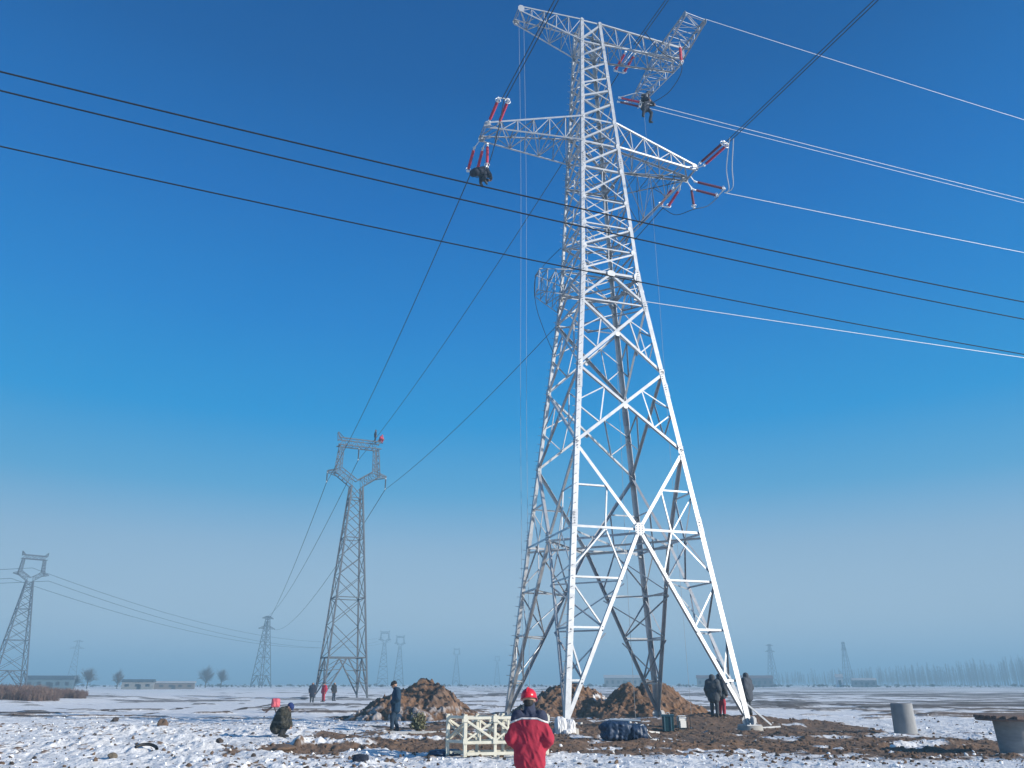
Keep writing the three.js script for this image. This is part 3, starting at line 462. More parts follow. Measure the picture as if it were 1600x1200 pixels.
// far spans
const FS = 'thin far spans beyond the line pylon';
const fa = (x, y, z) => V(x, y, z).applyAxisAngle(V(0, 1, 0), 0.95).add(V(-109.2, 0, -360.4));
cable('conductor', 'thin left wire running down from the line pylon to the hazy one-armed pylon', 'cable', span(t2(-3.9, 26.0, 0), fa(-4.2, 24.3, 0), 5), 0.04, aluShaded, FS);
cable('conductor', 'thin middle wire running down from the line pylon window to the hazy pylon', 'cable', span(t2(0, 29.4, 0), fa(-2.6, 29, 0), 5), 0.04, aluShaded, FS);
cable('conductor', 'thin right wire running down from the line pylon behind its body', 'cable', span(t2(3.9, 25.8, 0), fa(4.2, 24.3, 0), 5), 0.04, aluShaded, FS);
for (const [x, y, l] of [[-4.2, 27.3, 'lower thin hazy wire leaving the far left pylon'], [0, 30.2, 'middle thin hazy wire leaving the far left pylon'], [4.2, 27.3, 'upper thin hazy wire leaving the far left pylon']]) { const p = V(x, y - 1.2, 0).applyAxisAngle(V(0, 1, 0), 0.72).add(V(-121.5, 0, -199.5)); cable('conductor', l, 'cable', span(p, V(-79.9 + x, y - 1, -510.7), 9, 30), 0.05, aluShaded, 'wires of the far left pylon'); cable('conductor', l.replace('leaving', 'reaching the edge from'), 'cable', span(p, V(-330, y - 1, -170 + x), 4, 20), 0.05, aluShaded, 'wires of the far left pylon'); }

// ---------------------------------------------------------------- heaps of dug soil
const heapMat = new THREE.MeshStandardMaterial({ vertexColors: true, map: soilMap, bumpMap: soilBump, bumpScale: 0.035, roughness: 0.97 });
function heap(label, cones, x0, x1, d0, d1, seed, snowy) {
  const st = 0.055, nx = Math.ceil((x1 - x0) / st), nd = Math.ceil((d1 - d0) / st), P = [], C = [], U = [], cx = (x0 + x1) / 2, cd = (d0 + d1) / 2, idx = [], ok = [];
  for (let j = 0; j <= nd; j++) for (let i = 0; i <= nx; i++) {
    const x = x0 + i * st, d = d0 + j * st, big = fbm(x * 0.9 + seed, d * 0.9, 3) - 0.5, n2 = fbm(x * 2.7 + seed * 3, d * 2.7, 3), n3 = noise2(x * 7 + seed, d * 7), n4 = noise2(x * 15 + seed, d * 15);
    let y = -9; for (const [px, pd, h, s] of cones) { const r = Math.hypot(x - px, (d - pd) * 0.9) + big * 0.9; y = Math.max(y, h - s * Math.sqrt(r * r + 0.08)); }
    const body = sm(-0.3, 0.25, y); y += body * ((n2 - 0.5) * 0.30 + Math.pow(n3, 3) * 0.20 + (n4 - 0.5) * 0.09 + 0.07 * (noise2((x + y) * 2.2 + seed, d * 0.6) - 0.5));
    P.push(x - cx, y - 0.0, -(d - cd)); U.push(x / 1.7, (d + y) / 1.7); ok.push(y > -0.14 + groundBase(x, d));
    const t = n2 * 0.6 + n3 * 0.4, red = noise2(x * 0.8 + seed, d * 0.8 + 4), s = snowy(x, d, y) * sm(0.48, 0.62, n2 * 0.5 + n3 * 0.3 + n4 * 0.25);
    const c = [0.115 + 0.08 * t + 0.06 * red, 0.068 + 0.044 * t + 0.022 * red, 0.042 + 0.025 * t]; for (let k = 0; k < 3; k++) C.push(c[k] * (1 - s) + [0.84, 0.85, 0.86][k] * s);
  }
  const w = nx + 1; for (let j = 0; j < nd; j++) for (let i = 0; i < nx; i++) { const a = j * w + i; if (ok[a] || ok[a + 1] || ok[a + w] || ok[a + w + 1]) idx.push(a, a + 1, a + w, a + 1, a + w + 1, a + w); }
  const g = new THREE.BufferGeometry(); g.setAttribute('position', new THREE.Float32BufferAttribute(P, 3)); g.setAttribute('color', new THREE.Float32BufferAttribute(C, 3)); g.setAttribute('uv', new THREE.Float32BufferAttribute(U, 2)); g.setIndex(idx); g.computeVertexNormals();
  const m = part('dirt_mound', g, heapMat); m.position.set(cx, 0, -cd); return tag(m, label, 'dirt mound', 'mounds of dug soil round the tower');
}
heap('brown dirt mound behind the worker in blue', [[-4.5, 43, 2.05, 0.7], [-5.1, 42.7, 1.85, 0.74], [-6.1, 42, 1.2, 0.62], [-3.2, 41.4, 0.85, 0.5], [-2.4, 41, 0.5, 0.45]], -9.5, -0.4, 37.5, 47.5, 3.1, (x, d, y) => (y < 0.6 && d < 41.6 ? 0.42 : 0.05));
heap('dirt mound behind the front tower foot with snow on its right slope', [[3.0, 47.5, 1.95, 0.62], [3.7, 47.2, 1.75, 0.6], [2.4, 46.8, 1.5, 0.6], [4.8, 46, 0.8, 0.5]], -0.5, 7.6, 42, 53, 9.7, (x, d, y) => (x > 4.5 && y < 1.1 ? 1 : 0.05));
heap('dark twin-topped dirt mound behind the back tower leg', [[6.25, 44.5, 1.85, 0.72], [7.5, 44.6, 2.0, 0.72], [8.2, 43.8, 1.25, 0.55], [5.4, 43.5, 0.9, 0.5], [7.1, 42.4, 0.95, 0.6]], 3.0, 12.0, 38.5, 49.5, 17.3, (x, d, y) => 0.04);

// ---------------------------------------------------------------- loose clods and snow lumps
function lumpGeo(seed, det = 1) { const g = new THREE.IcosahedronGeometry(1, det), p = g.attributes.position; for (let i = 0; i < p.count; i++) { const x = p.getX(i), y = p.getY(i), z = p.getZ(i), k = 0.62 + 0.75 * noise3(x * 1.4 + seed, y * 1.4 + seed * 2, z * 1.4 + 9); p.setXYZ(i, x * k, y * k * 0.75, z * k); } g.computeVertexNormals(); return g; }
function scatter(name, label, category, geos, mat, n, seed, where, size) {
  const r = rng(seed), lists = geos.map(() => []); let guard = 0;
  for (let c = 0; c < n && guard < n * 30; guard++) { const d = 13 + 36 * Math.pow(r(), 1.7), x = (r() - 0.5) * 2 * (4 + d * 0.78), k = where(x, d) * sm(48, 30, d); if (r() > k) continue; c++; const s = size(r), q = new THREE.Quaternion().setFromEuler(new THREE.Euler(r() * 6, r() * 6, r() * 6)); lists[Math.floor(r() * geos.length)].push(new THREE.Matrix4().compose(V(x, groundAt(x, d)[0] + s * 0.15, -d), q, V(s * (0.8 + r() * 0.7), s * (0.6 + r() * 0.5), s * (0.8 + r() * 0.6)))); }
  const root = base(name, V(0, 0, 0)); tag(root, label, category, null, 'stuff');
  lists.forEach((l, i) => { const m = shadow(new THREE.InstancedMesh(geos[i], mat, l.length)); m.name = name; m.userData.kind = 'stuff'; l.forEach((q, k) => m.setMatrixAt(k, q)); root.add(m); });
}
const lumps = [lumpGeo(1.3), lumpGeo(4.1), lumpGeo(8.8), lumpGeo(12.5)];
const clodMat = std(0.135, 0.087, 0.058, 0.97, 0, { bumpMap: soilBump, bumpScale: 0.02 }), snowMat = std(0.82, 0.83, 0.84, 0.9), wetClod = std(0.055, 0.042, 0.036, 0.95);
scatter('soil_clods', 'small brown soil clods strewn over the churned ground', 'soil clods', lumps, clodMat, 8000, 21, (x, d) => 0.15 + 0.85 * dirtMask(x, d), (r) => 0.010 + 0.05 * Math.pow(r(), 4));
scatter('wet_clods', 'dark wet clods poking out of the trampled snow on the left', 'soil clods', lumps, wetClod, 2300, 22, (x, d) => (x < 2 ? 1 : 0.45) * (1 - 0.5 * dirtMask(x, d)) * (noise2(x * 0.7, d * 0.7) > 0.42 ? 1 : 0.2), (r) => 0.010 + 0.05 * Math.pow(r(), 4));
scatter('snow_lumps', 'broken lumps of snow on the trampled field', 'snow lumps', lumps, snowMat, 4500, 23, (x, d) => { const k = dirtMask(x, d); return k > 0.5 ? (d < 22 ? 0.8 : 0.10) : 0.9; }, (r) => 0.010 + 0.045 * Math.pow(r(), 4));
function clod(label, x, d, s, mat, seed, flat = 1) { const g = lumpGeo(seed, 3); g.scale(s, s * flat, s * 0.8); const m = part('soil_clod', g, mat); m.position.set(x, groundY(x, -d) + s * 0.35 * flat, -d); m.rotation.y = seed; return tag(m, label, 'soil clod', 'large clods on the snow'); }
clod('brown round clod standing alone on the snow at left', -13.84, 33.5, 0.2, clodMat, 3.3, 1.3);
clod('flat grey clod beside the thin dark track at left', -18.1, 38.4, 0.2, wetClod, 5.2, 0.9);
clod('small narrow olive clod farthest left in the trampled snow', -20.6, 33.6, 0.14, std(0.16, 0.15, 0.08, 0.95), 6.6, 1.6);
clod('broad dark clod at the lower left beside the curved black hose', -9.6, 20.6, 0.15, std(0.12, 0.10, 0.075, 0.95), 7.9, 0.8);
clod('small black clod left of the crouching person', -8.8, 25.6, 0.14, wetClod, 2.2, 0.9);
clod('low brown clod in the lower left corner', -12.0, 19.6, 0.26, clodMat, 11.1, 0.6);
clod('long low brown clod on the dirt below the crouching person', -5.9, 21.6, 0.42, clodMat, 13.7, 0.35);

// ---------------------------------------------------------------- people
// surface of a distance field on a grid
function nets(f, mn, mx, h) {
  const n = [0, 1, 2].map((k) => Math.max(2, Math.ceil((mx[k] - mn[k]) / h) + 1)), [nx, ny, nz] = n, F = new Float32Array(nx * ny * nz); let o = 0;
  for (let z = 0; z < nz; z++) for (let y = 0; y < ny; y++) for (let x = 0; x < nx; x++) F[o++] = f(mn[0] + x * h, mn[1] + y * h, mn[2] + z * h);
  const id = new Int32Array(nx * ny * nz).fill(-1), P = [], I = [], sx = 1, sy = nx, sz = nx * ny, cs = [0, sx, sy, sx + sy, sz, sx + sz, sy + sz, sx + sy + sz], E = [[0, 1], [2, 3], [4, 5], [6, 7], [0, 2], [1, 3], [4, 6], [5, 7], [0, 4], [1, 5], [2, 6], [3, 7]];
  for (let z = 0; z < nz - 1; z++) for (let y = 0; y < ny - 1; y++) for (let x = 0; x < nx - 1; x++) {
    const b = x + y * sy + z * sz; let m = 0; for (let c = 0; c < 8; c++) if (F[b + cs[c]] < 0) m |= 1 << c; if (m === 0 || m === 255) continue;
    let px = 0, py = 0, pz = 0, k = 0; for (const [i, j] of E) { const a = F[b + cs[i]], d = F[b + cs[j]]; if ((a < 0) === (d < 0)) continue; const t = a / (a - d); px += (i & 1) + ((j & 1) - (i & 1)) * t; py += ((i >> 1) & 1) + (((j >> 1) & 1) - ((i >> 1) & 1)) * t; pz += (i >> 2) + ((j >> 2) - (i >> 2)) * t; k++; }
    id[b] = P.length / 3; P.push(mn[0] + (x + px / k) * h, mn[1] + (y + py / k) * h, mn[2] + (z + pz / k) * h);
  }
  const quad = (a, b, c, d, s) => { if (a < 0 || b < 0 || c < 0 || d < 0) return; if (s) I.push(a, b, c, a, c, d); else I.push(a, c, b, a, d, c); };
  for (let z = 1; z < nz - 1; z++) for (let y = 1; y < ny - 1; y++) for (let x = 1; x < nx - 1; x++) { const b = x + y * sy + z * sz, s = F[b] < 0; if (s !== F[b + sx] < 0) quad(id[b - sy - sz], id[b - sz], id[b], id[b - sy], s); if (s !== F[b + sy] < 0) quad(id[b - sx - sz], id[b - sx], id[b], id[b - sz], s); if (s !== F[b + sz] < 0) quad(id[b - sx - sy], id[b - sy], id[b], id[b - sx], s); }
  const g = new THREE.BufferGeometry(), U = []; for (let i = 0; i < P.length; i += 3) U.push((P[i] + P[i + 2] * 0.6) * 2.5, P[i + 1] * 2.5);
  g.setAttribute('position', new THREE.Float32BufferAttribute(P, 3)); g.setAttribute('uv', new THREE.Float32BufferAttribute(U, 2)); g.setIndex(I); g.computeVertexNormals(); return g;
}
const capsule = (a, b, ra, rb = ra) => ({ a, d: b.clone().sub(a), l: Math.max(1e-6, a.distanceToSquared(b)), ra, rb });
function field(bones, k) { return (x, y, z) => { let r = 1; for (const B of bones) { const ax = x - B.a.x, ay = y - B.a.y, az = z - B.a.z; let t = (ax * B.d.x + ay * B.d.y + az * B.d.z) / B.l; t = t < 0 ? 0 : t > 1 ? 1 : t; const dx = ax - B.d.x * t, dy = ay - B.d.y * t, dz = az - B.d.z * t, q = Math.sqrt(dx * dx + dy * dy + dz * dz) - B.ra - (B.rb - B.ra) * t; const hh = Math.max(0, k - Math.abs(r - q)) / k; r = Math.min(r, q) - hh * hh * k * 0.25; } return r; }; }
function bounds(bones, pad) { const mn = [9, 9, 9], mx = [-9, -9, -9]; for (const B of bones) for (const p of [B.a, B.a.clone().add(B.d)]) p.toArray().forEach((v, i) => { const r = Math.max(B.ra, B.rb) + pad; mn[i] = Math.min(mn[i], v - r); mx[i] = Math.max(mx[i], v + r); }); return [mn, mx]; }
const mesh = (bones, k, h, f2) => { const f = field(bones, k), [mn, mx] = bounds(bones, h * 2.5 + 0.5 * k + 0.02); return nets(f2 ? (x, y, z) => f2(f(x, y, z), x, y, z) : f, mn, mx, h); };
const skinMat = std(0.42, 0.25, 0.18, 0.6), weave = tex(128, (u, v) => 0.5 + 0.5 * tileNoise(u, v, 16, 3), false);
const cloth = (r, g, b) => std(r, g, b, 0.9, 0, { bumpMap: weave, bumpScale: 0.004 });
const navy = cloth(0.012, 0.018, 0.036), black = cloth(0.012, 0.012, 0.015), redCloth = cloth(0.36, 0.018, 0.045), blueCloth = cloth(0.006, 0.034, 0.075), greyCloth = cloth(0.06, 0.07, 0.085), redTrousers = cloth(0.38, 0.03, 0.05), bootMat = std(0.015, 0.014, 0.013, 0.6), reflective = std(0.62, 0.60, 0.60, 0.4), helmetRed = std(0.55, 0.018, 0.035, 0.28), hairMat = std(0.01, 0.009, 0.008, 0.7);
const STAND = { pelvis: [0, 0.93, 0], chest: [0, 1.28, 0.0], neck: [0, 1.47, 0.0], head: [0, 1.625, 0.02], hip: [0.09, 0.9, 0], knee: [0.105, 0.49, 0.03], ankle: [0.11, 0.08, -0.02], toe: [0.135, 0.035, 0.17], sh: [0.185, 1.41, -0.01], el: [0.265, 1.13, -0.05], wr: [0.265, 0.9, 0.06], look: [0, -0.05, 1] };
// pose: any joint overridden; keys ending in L / R for one side only
function person(label, pos, turn, pose, wear, { cell = 0.02, scale = 1, group, wrinkle = 0.012 } = {}) {
  const J = (n, s) => { const k = s > 0 ? 'L' : 'R', own = pose[n + k]; if (own) return V(...own); const p = pose[n] || STAND[n]; return s ? V(p[0] * s, p[1], p[2]) : V(...p); };
  const o = base('person', pos, turn); o.scale.setScalar(scale);
  const pelvis = J('pelvis'), chest = J('chest'), neck = J('neck'), head = J('head'), look = V(...(pose.look || STAND.look)).normalize(), up = head.clone().sub(neck).normalize(), side = up.clone().cross(look).normalize(), fw = side.clone().cross(up).normalize();
  const body = [], jacket = [], trousers = [], boots = [], jr = wear.puff || 0.03;
  const across = J('sh', 1).sub(J('sh', -1)).normalize(), torso = chest.clone().sub(pelvis);
  for (const s of [-1, 0, 1]) { const a = pelvis.clone().addScaledVector(across, s * 0.075), c = chest.clone().addScaledVector(across, s * 0.1); body.push(capsule(a, c, 0.075, 0.07)); const hem = pelvis.clone().addScaledVector(torso, wear.hem ?? -0.28).addScaledVector(across, s * 0.085); jacket.push(capsule(hem, c, 0.115 + jr, 0.11 + jr)); }
  body.push(capsule(chest, neck, 0.07, 0.052), capsule(neck, head, 0.052, 0.055)); jacket.push(capsule(chest, neck.clone().addScaledVector(up, 0.0), 0.12 + jr, 0.065 + jr * 0.5), capsule(neck, neck.clone().addScaledVector(up, 0.075), 0.072, 0.074));
  if (wear.hood) jacket.push(capsule(neck, head.clone().addScaledVector(fw, -0.025), 0.11, 0.125));
  for (const s of [-1, 1]) {
    const sh = J('sh', s), el = J('el', s), wr = J('wr', s), hip = J('hip', s), kn = J('knee', s), an = J('ankle', s), toe = J('toe', s);
    body.push(capsule(chest, sh, 0.06, 0.052), capsule(sh, el, 0.05, 0.04), capsule(el, wr, 0.04, 0.028), capsule(pelvis, hip, 0.1, 0.085), capsule(hip, kn, 0.08, 0.055), capsule(kn, an, 0.055, 0.038), capsule(an, toe, 0.042, 0.032));
    jacket.push(capsule(chest, sh, 0.1 + jr, 0.07 + jr), capsule(sh, el, 0.062 + jr, 0.055 + jr), capsule(el, wr, 0.055 + jr, 0.042 + jr * 0.7));
    trousers.push(capsule(pelvis, hip, 0.11, 0.1), capsule(hip, kn, 0.1, 0.078), capsule(kn, an.clone().lerp(kn, 0.12), 0.078, 0.068));
    boots.push(capsule(an.clone().lerp(kn, 0.15), an, 0.06, 0.06), capsule(an.clone().add(V(0, -0.02, 0)), toe, 0.056, 0.046));
  }
  const skin = [mesh(body, 0.05, Math.max(cell, 0.022))];
  // head with jaw, nose, brow and ears on a finer grid
  const hc = Math.min(cell, 0.011), at = (x, y, z) => head.clone().addScaledVector(side, x).addScaledVector(up, y).addScaledVector(fw, z);
  skin.push(mesh([capsule(at(0, 0.03, -0.025), at(0, 0.035, 0.02), 0.092, 0.084), capsule(at(0, -0.02, 0.03), at(0, -0.085, 0.055), 0.062, 0.038), capsule(at(0, 0.0, 0.098), at(0, -0.035, 0.115), 0.008, 0.014), capsule(at(-0.03, 0.022, 0.09), at(0.03, 0.022, 0.09), 0.012), capsule(at(-0.018, -0.066, 0.092), at(0.018, -0.066, 0.092), 0.007), ...[-1, 1].map((s) => capsule(at(s * 0.083, 0.012, -0.01), at(s * 0.086, -0.03, -0.006), 0.015, 0.011)), capsule(at(0, -0.06, -0.02), neck, 0.055, 0.055)], 0.018, hc));
  // hands: palm, four fingers and a thumb closing towards the palm side
  for (const s of [-1, 1]) {
    const el = J('el', s), wr = J('wr', s), d = wr.clone().sub(el).normalize(), inn = across.clone().multiplyScalar(-s), pn = inn.clone().addScaledVector(d, -inn.dot(d)).normalize(), wd = d.clone().cross(pn).normalize(), hp = (a, b, c) => wr.clone().addScaledVector(d, a).addScaledVector(wd, b).addScaledVector(pn, c), bones = [capsule(wr.clone().addScaledVector(d, -0.02), hp(0.03, 0, 0), 0.027, 0.026)];
    for (let i = 0; i < 4; i++) { const b = (i - 1.5) * 0.02, l = [0.9, 1.04, 1, 0.8][i], a0 = hp(0.085, b, 0), a1 = hp(0.085 + 0.042 * l, b * 1.05, 0.014), a2 = hp(0.085 + 0.058 * l, b * 1.05, 0.042), a3 = hp(0.085 + 0.05 * l, b, 0.064); bones.push(capsule(hp(0.02, b * 0.8, 0), a0, 0.014, 0.0115), capsule(a0, a1, 0.01, 0.0095), capsule(a1, a2, 0.0095, 0.0085), capsule(a2, a3, 0.0085, 0.0075)); }
    const th = s * 1; bones.push(capsule(hp(0.02, -th * 0.02, 0.008), hp(0.055, -th * 0.05, 0.022), 0.014, 0.011), capsule(hp(0.055, -th * 0.05, 0.022), hp(0.09, -th * 0.048, 0.045), 0.0105, 0.009));
    skin.push(mesh(bones, 0.008, 0.006));
  }
  part('body', mergeGeometries(skin), wear.skin || skinMat, o);
  const fold = (q, x, y, z) => (q > 0.08 || q < -0.08 ? q : q + wrinkle * (1.3 * Math.abs(2 * noise3(x * 9 + 5 * y, y * 4 - 3 * x, z * 9) - 1) + 1.1 * Math.abs(2 * noise3(x * 17 - 6 * y, y * 8, z * 17 + 3) - 1) - 0.8));
  if (wear.bands) {   // dark yoke, pale stripe, coloured body
    const cut = (x, y, z) => y - (wear.bands.y - 0.36 * Math.max(0, Math.abs(x) - 0.11) ** 1.0);
    part('jacket', mesh(jacket, 0.05, cell, (q, x, y, z) => Math.max(fold(q, x, y, z), cut(x, y, z))), wear.jacket, o);
    part('jacket_yoke', mesh(jacket, 0.05, cell, (q, x, y, z) => Math.max(fold(q, x, y, z), 0.028 - cut(x, y, z))), wear.bands.yoke, o);
    part('reflective_stripe', mesh(jacket, 0.05, cell * 0.8, (q, x, y, z) => Math.max(fold(q, x, y, z) - 0.004, Math.abs(cut(x, y, z) - 0.014) - 0.013)), reflective, o);
  } else part('jacket', mesh(jacket, 0.05, cell, fold), wear.jacket, o);
  part('trousers', mesh(trousers, 0.04, cell, fold), wear.trousers || navy, o);
  part('boots', mesh(boots, 0.03, Math.min(cell, 0.02)), bootMat, o);
  const q = new THREE.Quaternion().setFromRotationMatrix(new THREE.Matrix4().makeBasis(side, up, fw)), place = (g) => g.applyQuaternion(q).translate(...at(0, 0.045, -0.005).toArray());
  if (wear.helmet) {
    const prof = []; for (let i = 0; i <= 14; i++) { const t = i / 14 * Math.PI / 2; prof.push(new THREE.Vector2(Math.max(0.001, 0.122 * Math.sin(t)), 0.118 * Math.cos(t))); } prof.push(new THREE.Vector2(0.123, -0.02), new THREE.Vector2(0.137, -0.032), new THREE.Vector2(0.134, -0.038), new THREE.Vector2(0.115, -0.025));
    const dome = new THREE.LatheGeometry(prof, 28).scale(0.93, 1, 1.12), peak = new THREE.CylinderGeometry(0.10, 0.11, 0.008, 20, 1, false, -Math.PI / 2, Math.PI).rotateX(0.14).scale(0.95, 1, 0.75).translate(0, -0.036, 0.098);
    part('helmet', place(mergeGeometries([dome.toNonIndexed(), peak.toNonIndexed()])), wear.helmet, o);
    const ridge = new THREE.TorusGeometry(0.118, 0.012, 6, 22, Math.PI * 0.8).rotateZ(Math.PI * 0.1).rotateY(Math.PI / 2).scale(1, 1, 1.1).translate(0, 0.004, 0); part('helmet_ridge', place(ridge), wear.helmet, o);
    part('hair', mesh([capsule(at(0, 0.035, -0.022), at(0, -0.05, -0.038), 0.093, 0.068)], 0.02, hc * 1.3), hairMat, o);
  } else if (wear.cap) part('cap', mesh([capsule(at(0, 0.06, -0.03), at(0, 0.065, 0.015), 0.1, 0.094), capsule(at(-0.04, 0.05, 0.12), at(0.04, 0.05, 0.12), 0.02)], 0.03, hc * 1.3), wear.cap, o);
  else if (!wear.hood) part('hair', mesh([capsule(at(0, 0.06, -0.035), at(0, 0.07, 0.01), 0.093, 0.085), capsule(at(0, 0.02, -0.05), at(0, -0.05, -0.06), 0.08, 0.05)], 0.02, hc * 1.3), hairMat, o);
  tag(o, label, 'person', group); return o;
}
{
  // red jacket, seen from behind, hands together in front
  const d = 12.1, x = 0.255; person('person in red jacket and red helmet standing with back turned, nearest', V(x, -0.2, -d), Math.PI - 0.12, { el: [0.262, 1.12, -0.05], wr: [0.17, 0.97, 0.2], sh: [0.158, 1.40, -0.01], head: [0.01, 1.63, 0.03], look: [-0.15, 0.0, 1] }, { jacket: redCloth, trousers: cloth(0.012, 0.03, 0.06), bands: { y: 1.375, yoke: cloth(0.028, 0.036, 0.07) }, helmet: helmetRed, puff: 0.022, hem: -0.32 }, { cell: 0.011, wrinkle: 0.016 });
  person('person in dark blue work clothes standing sideways before the left dirt mound', V(-4.34, groundBase(-4.34, 31.3) - 0.01, -31.3), -Math.PI / 2 + 0.25, { head: [0, 1.6, 0.10], look: [0, -0.35, 1], neck: [0, 1.45, 0.03], el: [0.25, 1.14, -0.03], wr: [0.16, 0.98, 0.16], ankleL: [0.13, 0.08, 0.12], toeL: [0.15, 0.035, 0.31], kneeL: [0.12, 0.5, 0.12], ankleR: [-0.1, 0.08, -0.12], toeR: [-0.12, 0.035, 0.07] }, { jacket: blueCloth, trousers: cloth(0.01, 0.03, 0.06), cap: black, puff: 0.04, hem: -0.5 }, { cell: 0.017 });
  const camoMap = tex(256, (u, v) => { const a = tileNoise(u, v, 5, 3), b = tileNoise(u + 0.5, v + 0.2, 9, 3); return a > 0.56 ? [0.30, 0.29, 0.24] : b > 0.55 ? [0.10, 0.11, 0.10] : b < 0.4 ? [0.42, 0.41, 0.37] : [0.20, 0.21, 0.18]; }, true);
  const camo = new THREE.MeshStandardMaterial({ map: camoMap, roughness: 0.95, color: new THREE.Color().setRGB(0.45, 0.46, 0.48) });
  person('person in mottled camouflage coat and blue cap crouching on the snow', V(-7.45, groundY(-7.45, -27.4) - 0.02, -27.4), Math.PI / 2, { pelvis: [0, 0.40, -0.14], hip: [0.1, 0.4, -0.1], knee: [0.16, 0.48, 0.17], ankle: [0.14, 0.09, -0.02], toe: [0.16, 0.04, 0.16], chest: [0, 0.70, -0.03], neck: [0, 0.83, 0.06], head: [0, 0.91, 0.17], look: [0, -0.5, 1], sh: [0.19, 0.78, 0.02], el: [0.24, 0.48, 0.08], wr: [0.13, 0.36, 0.2] }, { jacket: camo, trousers: cloth(0.02, 0.022, 0.025), cap: cloth(0.012, 0.03, 0.13), puff: 0.085, hem: -0.25 }, { cell: 0.017 });
  const G1 = 'people gathered by the foot of the line pylon';
  person('person in long dark coat, left of three far people by the line pylon', V(-18.7, 0, -78), 0.2, {}, { jacket: navy, trousers: black, hood: true, puff: 0.06, hem: -0.8 }, { cell: 0.035, group: G1 });
  person('person with red clothing between two dark far people by the line pylon', V(-18.3, 0, -81), -0.6, {}, { jacket: redCloth, trousers: redTrousers, cap: navy, puff: 0.05 }, { cell: 0.035, group: G1 });
  person('person in dark clothes, right of three far people by the line pylon', V(-18.4, 0, -86), 0.9, {}, { jacket: black, trousers: navy, hood: true, puff: 0.04 }, { cell: 0.035, group: G1 });
  const G2 = 'people standing behind the right tower foot', gy = (xx, dd) => groundAt(xx, dd)[0] - 0.03;
  person('person in bulky grey coat, left behind the right tower foot', V(8.75, gy(8.75, 36.2), -36.2), 2.7, {}, { jacket: greyCloth, trousers: cloth(0.04, 0.05, 0.065), hood: true, puff: 0.06, hem: -0.5 }, { cell: 0.022, group: G2 });
  person('person with red trousers half hidden by the brace of the right tower foot', V(9.2, gy(9.2, 36.7), -36.7), 2.2, {}, { jacket: greyCloth, trousers: redTrousers, hood: true, puff: 0.05 }, { cell: 0.022, group: G2 });
  person('person in hooded grey coat just right of the right tower foot', V(10.35, gy(10.35, 36.6), -36.6), -2.4, {}, { jacket: cloth(0.05, 0.06, 0.08), trousers: greyCloth, hood: true, puff: 0.06, hem: -0.6 }, { cell: 0.022, group: G2 });
  // workers aloft
  const lw = tp(-5.72, 26.35, -1.9); person('worker in dark blue curled forward under the left arm tip, hanging from the insulators', lw, TPSI + Math.PI / 2 + 0.5, { pelvis: [0, 0.62, -0.3], hip: [0.1, 0.60, -0.26], knee: [0.14, 0.78, 0.1], ankle: [0.12, 0.36, 0.08], toe: [0.13, 0.24, 0.2], chest: [0, 0.84, 0.0], neck: [0, 0.86, 0.2], head: [0, 0.84, 0.34], look: [0, -0.7, 1], sh: [0.18, 0.9, 0.1], el: [0.22, 0.66, 0.26], wr: [0.1, 0.66, 0.46] }, { jacket: navy, trousers: navy, helmet: std(0.02, 0.035, 0.07, 0.4), puff: 0.035 }, { cell: 0.02, scale: 1.3 });
  const rw = tp(5.4, 35.0, -3.6); person('worker in dark blue straddling the insulators under the crossing beam', rw, TPSI + 0.5, { pelvis: [0, 0.78, 0], hip: [0.1, 0.74, 0.02], knee: [0.25, 0.42, 0.18], ankleL: [0.26, -0.02, 0.05], toeL: [0.27, -0.12, 0.17], ankleR: [-0.36, -0.06, 0.08], toeR: [-0.42, -0.18, 0.15], kneeR: [-0.3, 0.4, 0.16], chest: [0, 1.1, 0.08], neck: [0, 1.28, 0.15], head: [0, 1.38, 0.22], look: [0, -0.5, 1], el: [0.3, 0.98, 0.2], wr: [0.25, 0.82, 0.36], sh: [0.185, 1.22, 0.1] }, { jacket: navy, trousers: navy, helmet: std(0.02, 0.035, 0.07, 0.4), puff: 0.06 }, { cell: 0.022, scale: 1.3 });
  const G3 = 'workers on top of the line pylon';
  const wa = t2(2.1, 32.15, 0); person('worker in dark clothes standing on the right peak of the line pylon', wa, 2, {}, { jacket: navy, trousers: navy, cap: navy }, { cell: 0.04, group: G3 });
  const wb = t2(2.9, 32.0, 0.3); person('worker in red crouching on the right peak of the line pylon', wb, 1, { pelvis: [0, 0.45, -0.2], hip: [0.1, 0.45, -0.15], knee: [0.16, 0.55, 0.18], ankle: [0.12, 0.1, 0], toe: [0.13, 0.05, 0.15], chest: [0, 0.78, -0.05], neck: [0, 0.93, 0.03], head: [0, 1.07, 0.08], sh: [0.19, 0.86, 0], el: [0.25, 0.6, 0.1], wr: [0.15, 0.55, 0.3] }, { jacket: redCloth, trousers: redTrousers, helmet: helmetRed, puff: 0.06 }, { cell: 0.04, group: G3 });
}

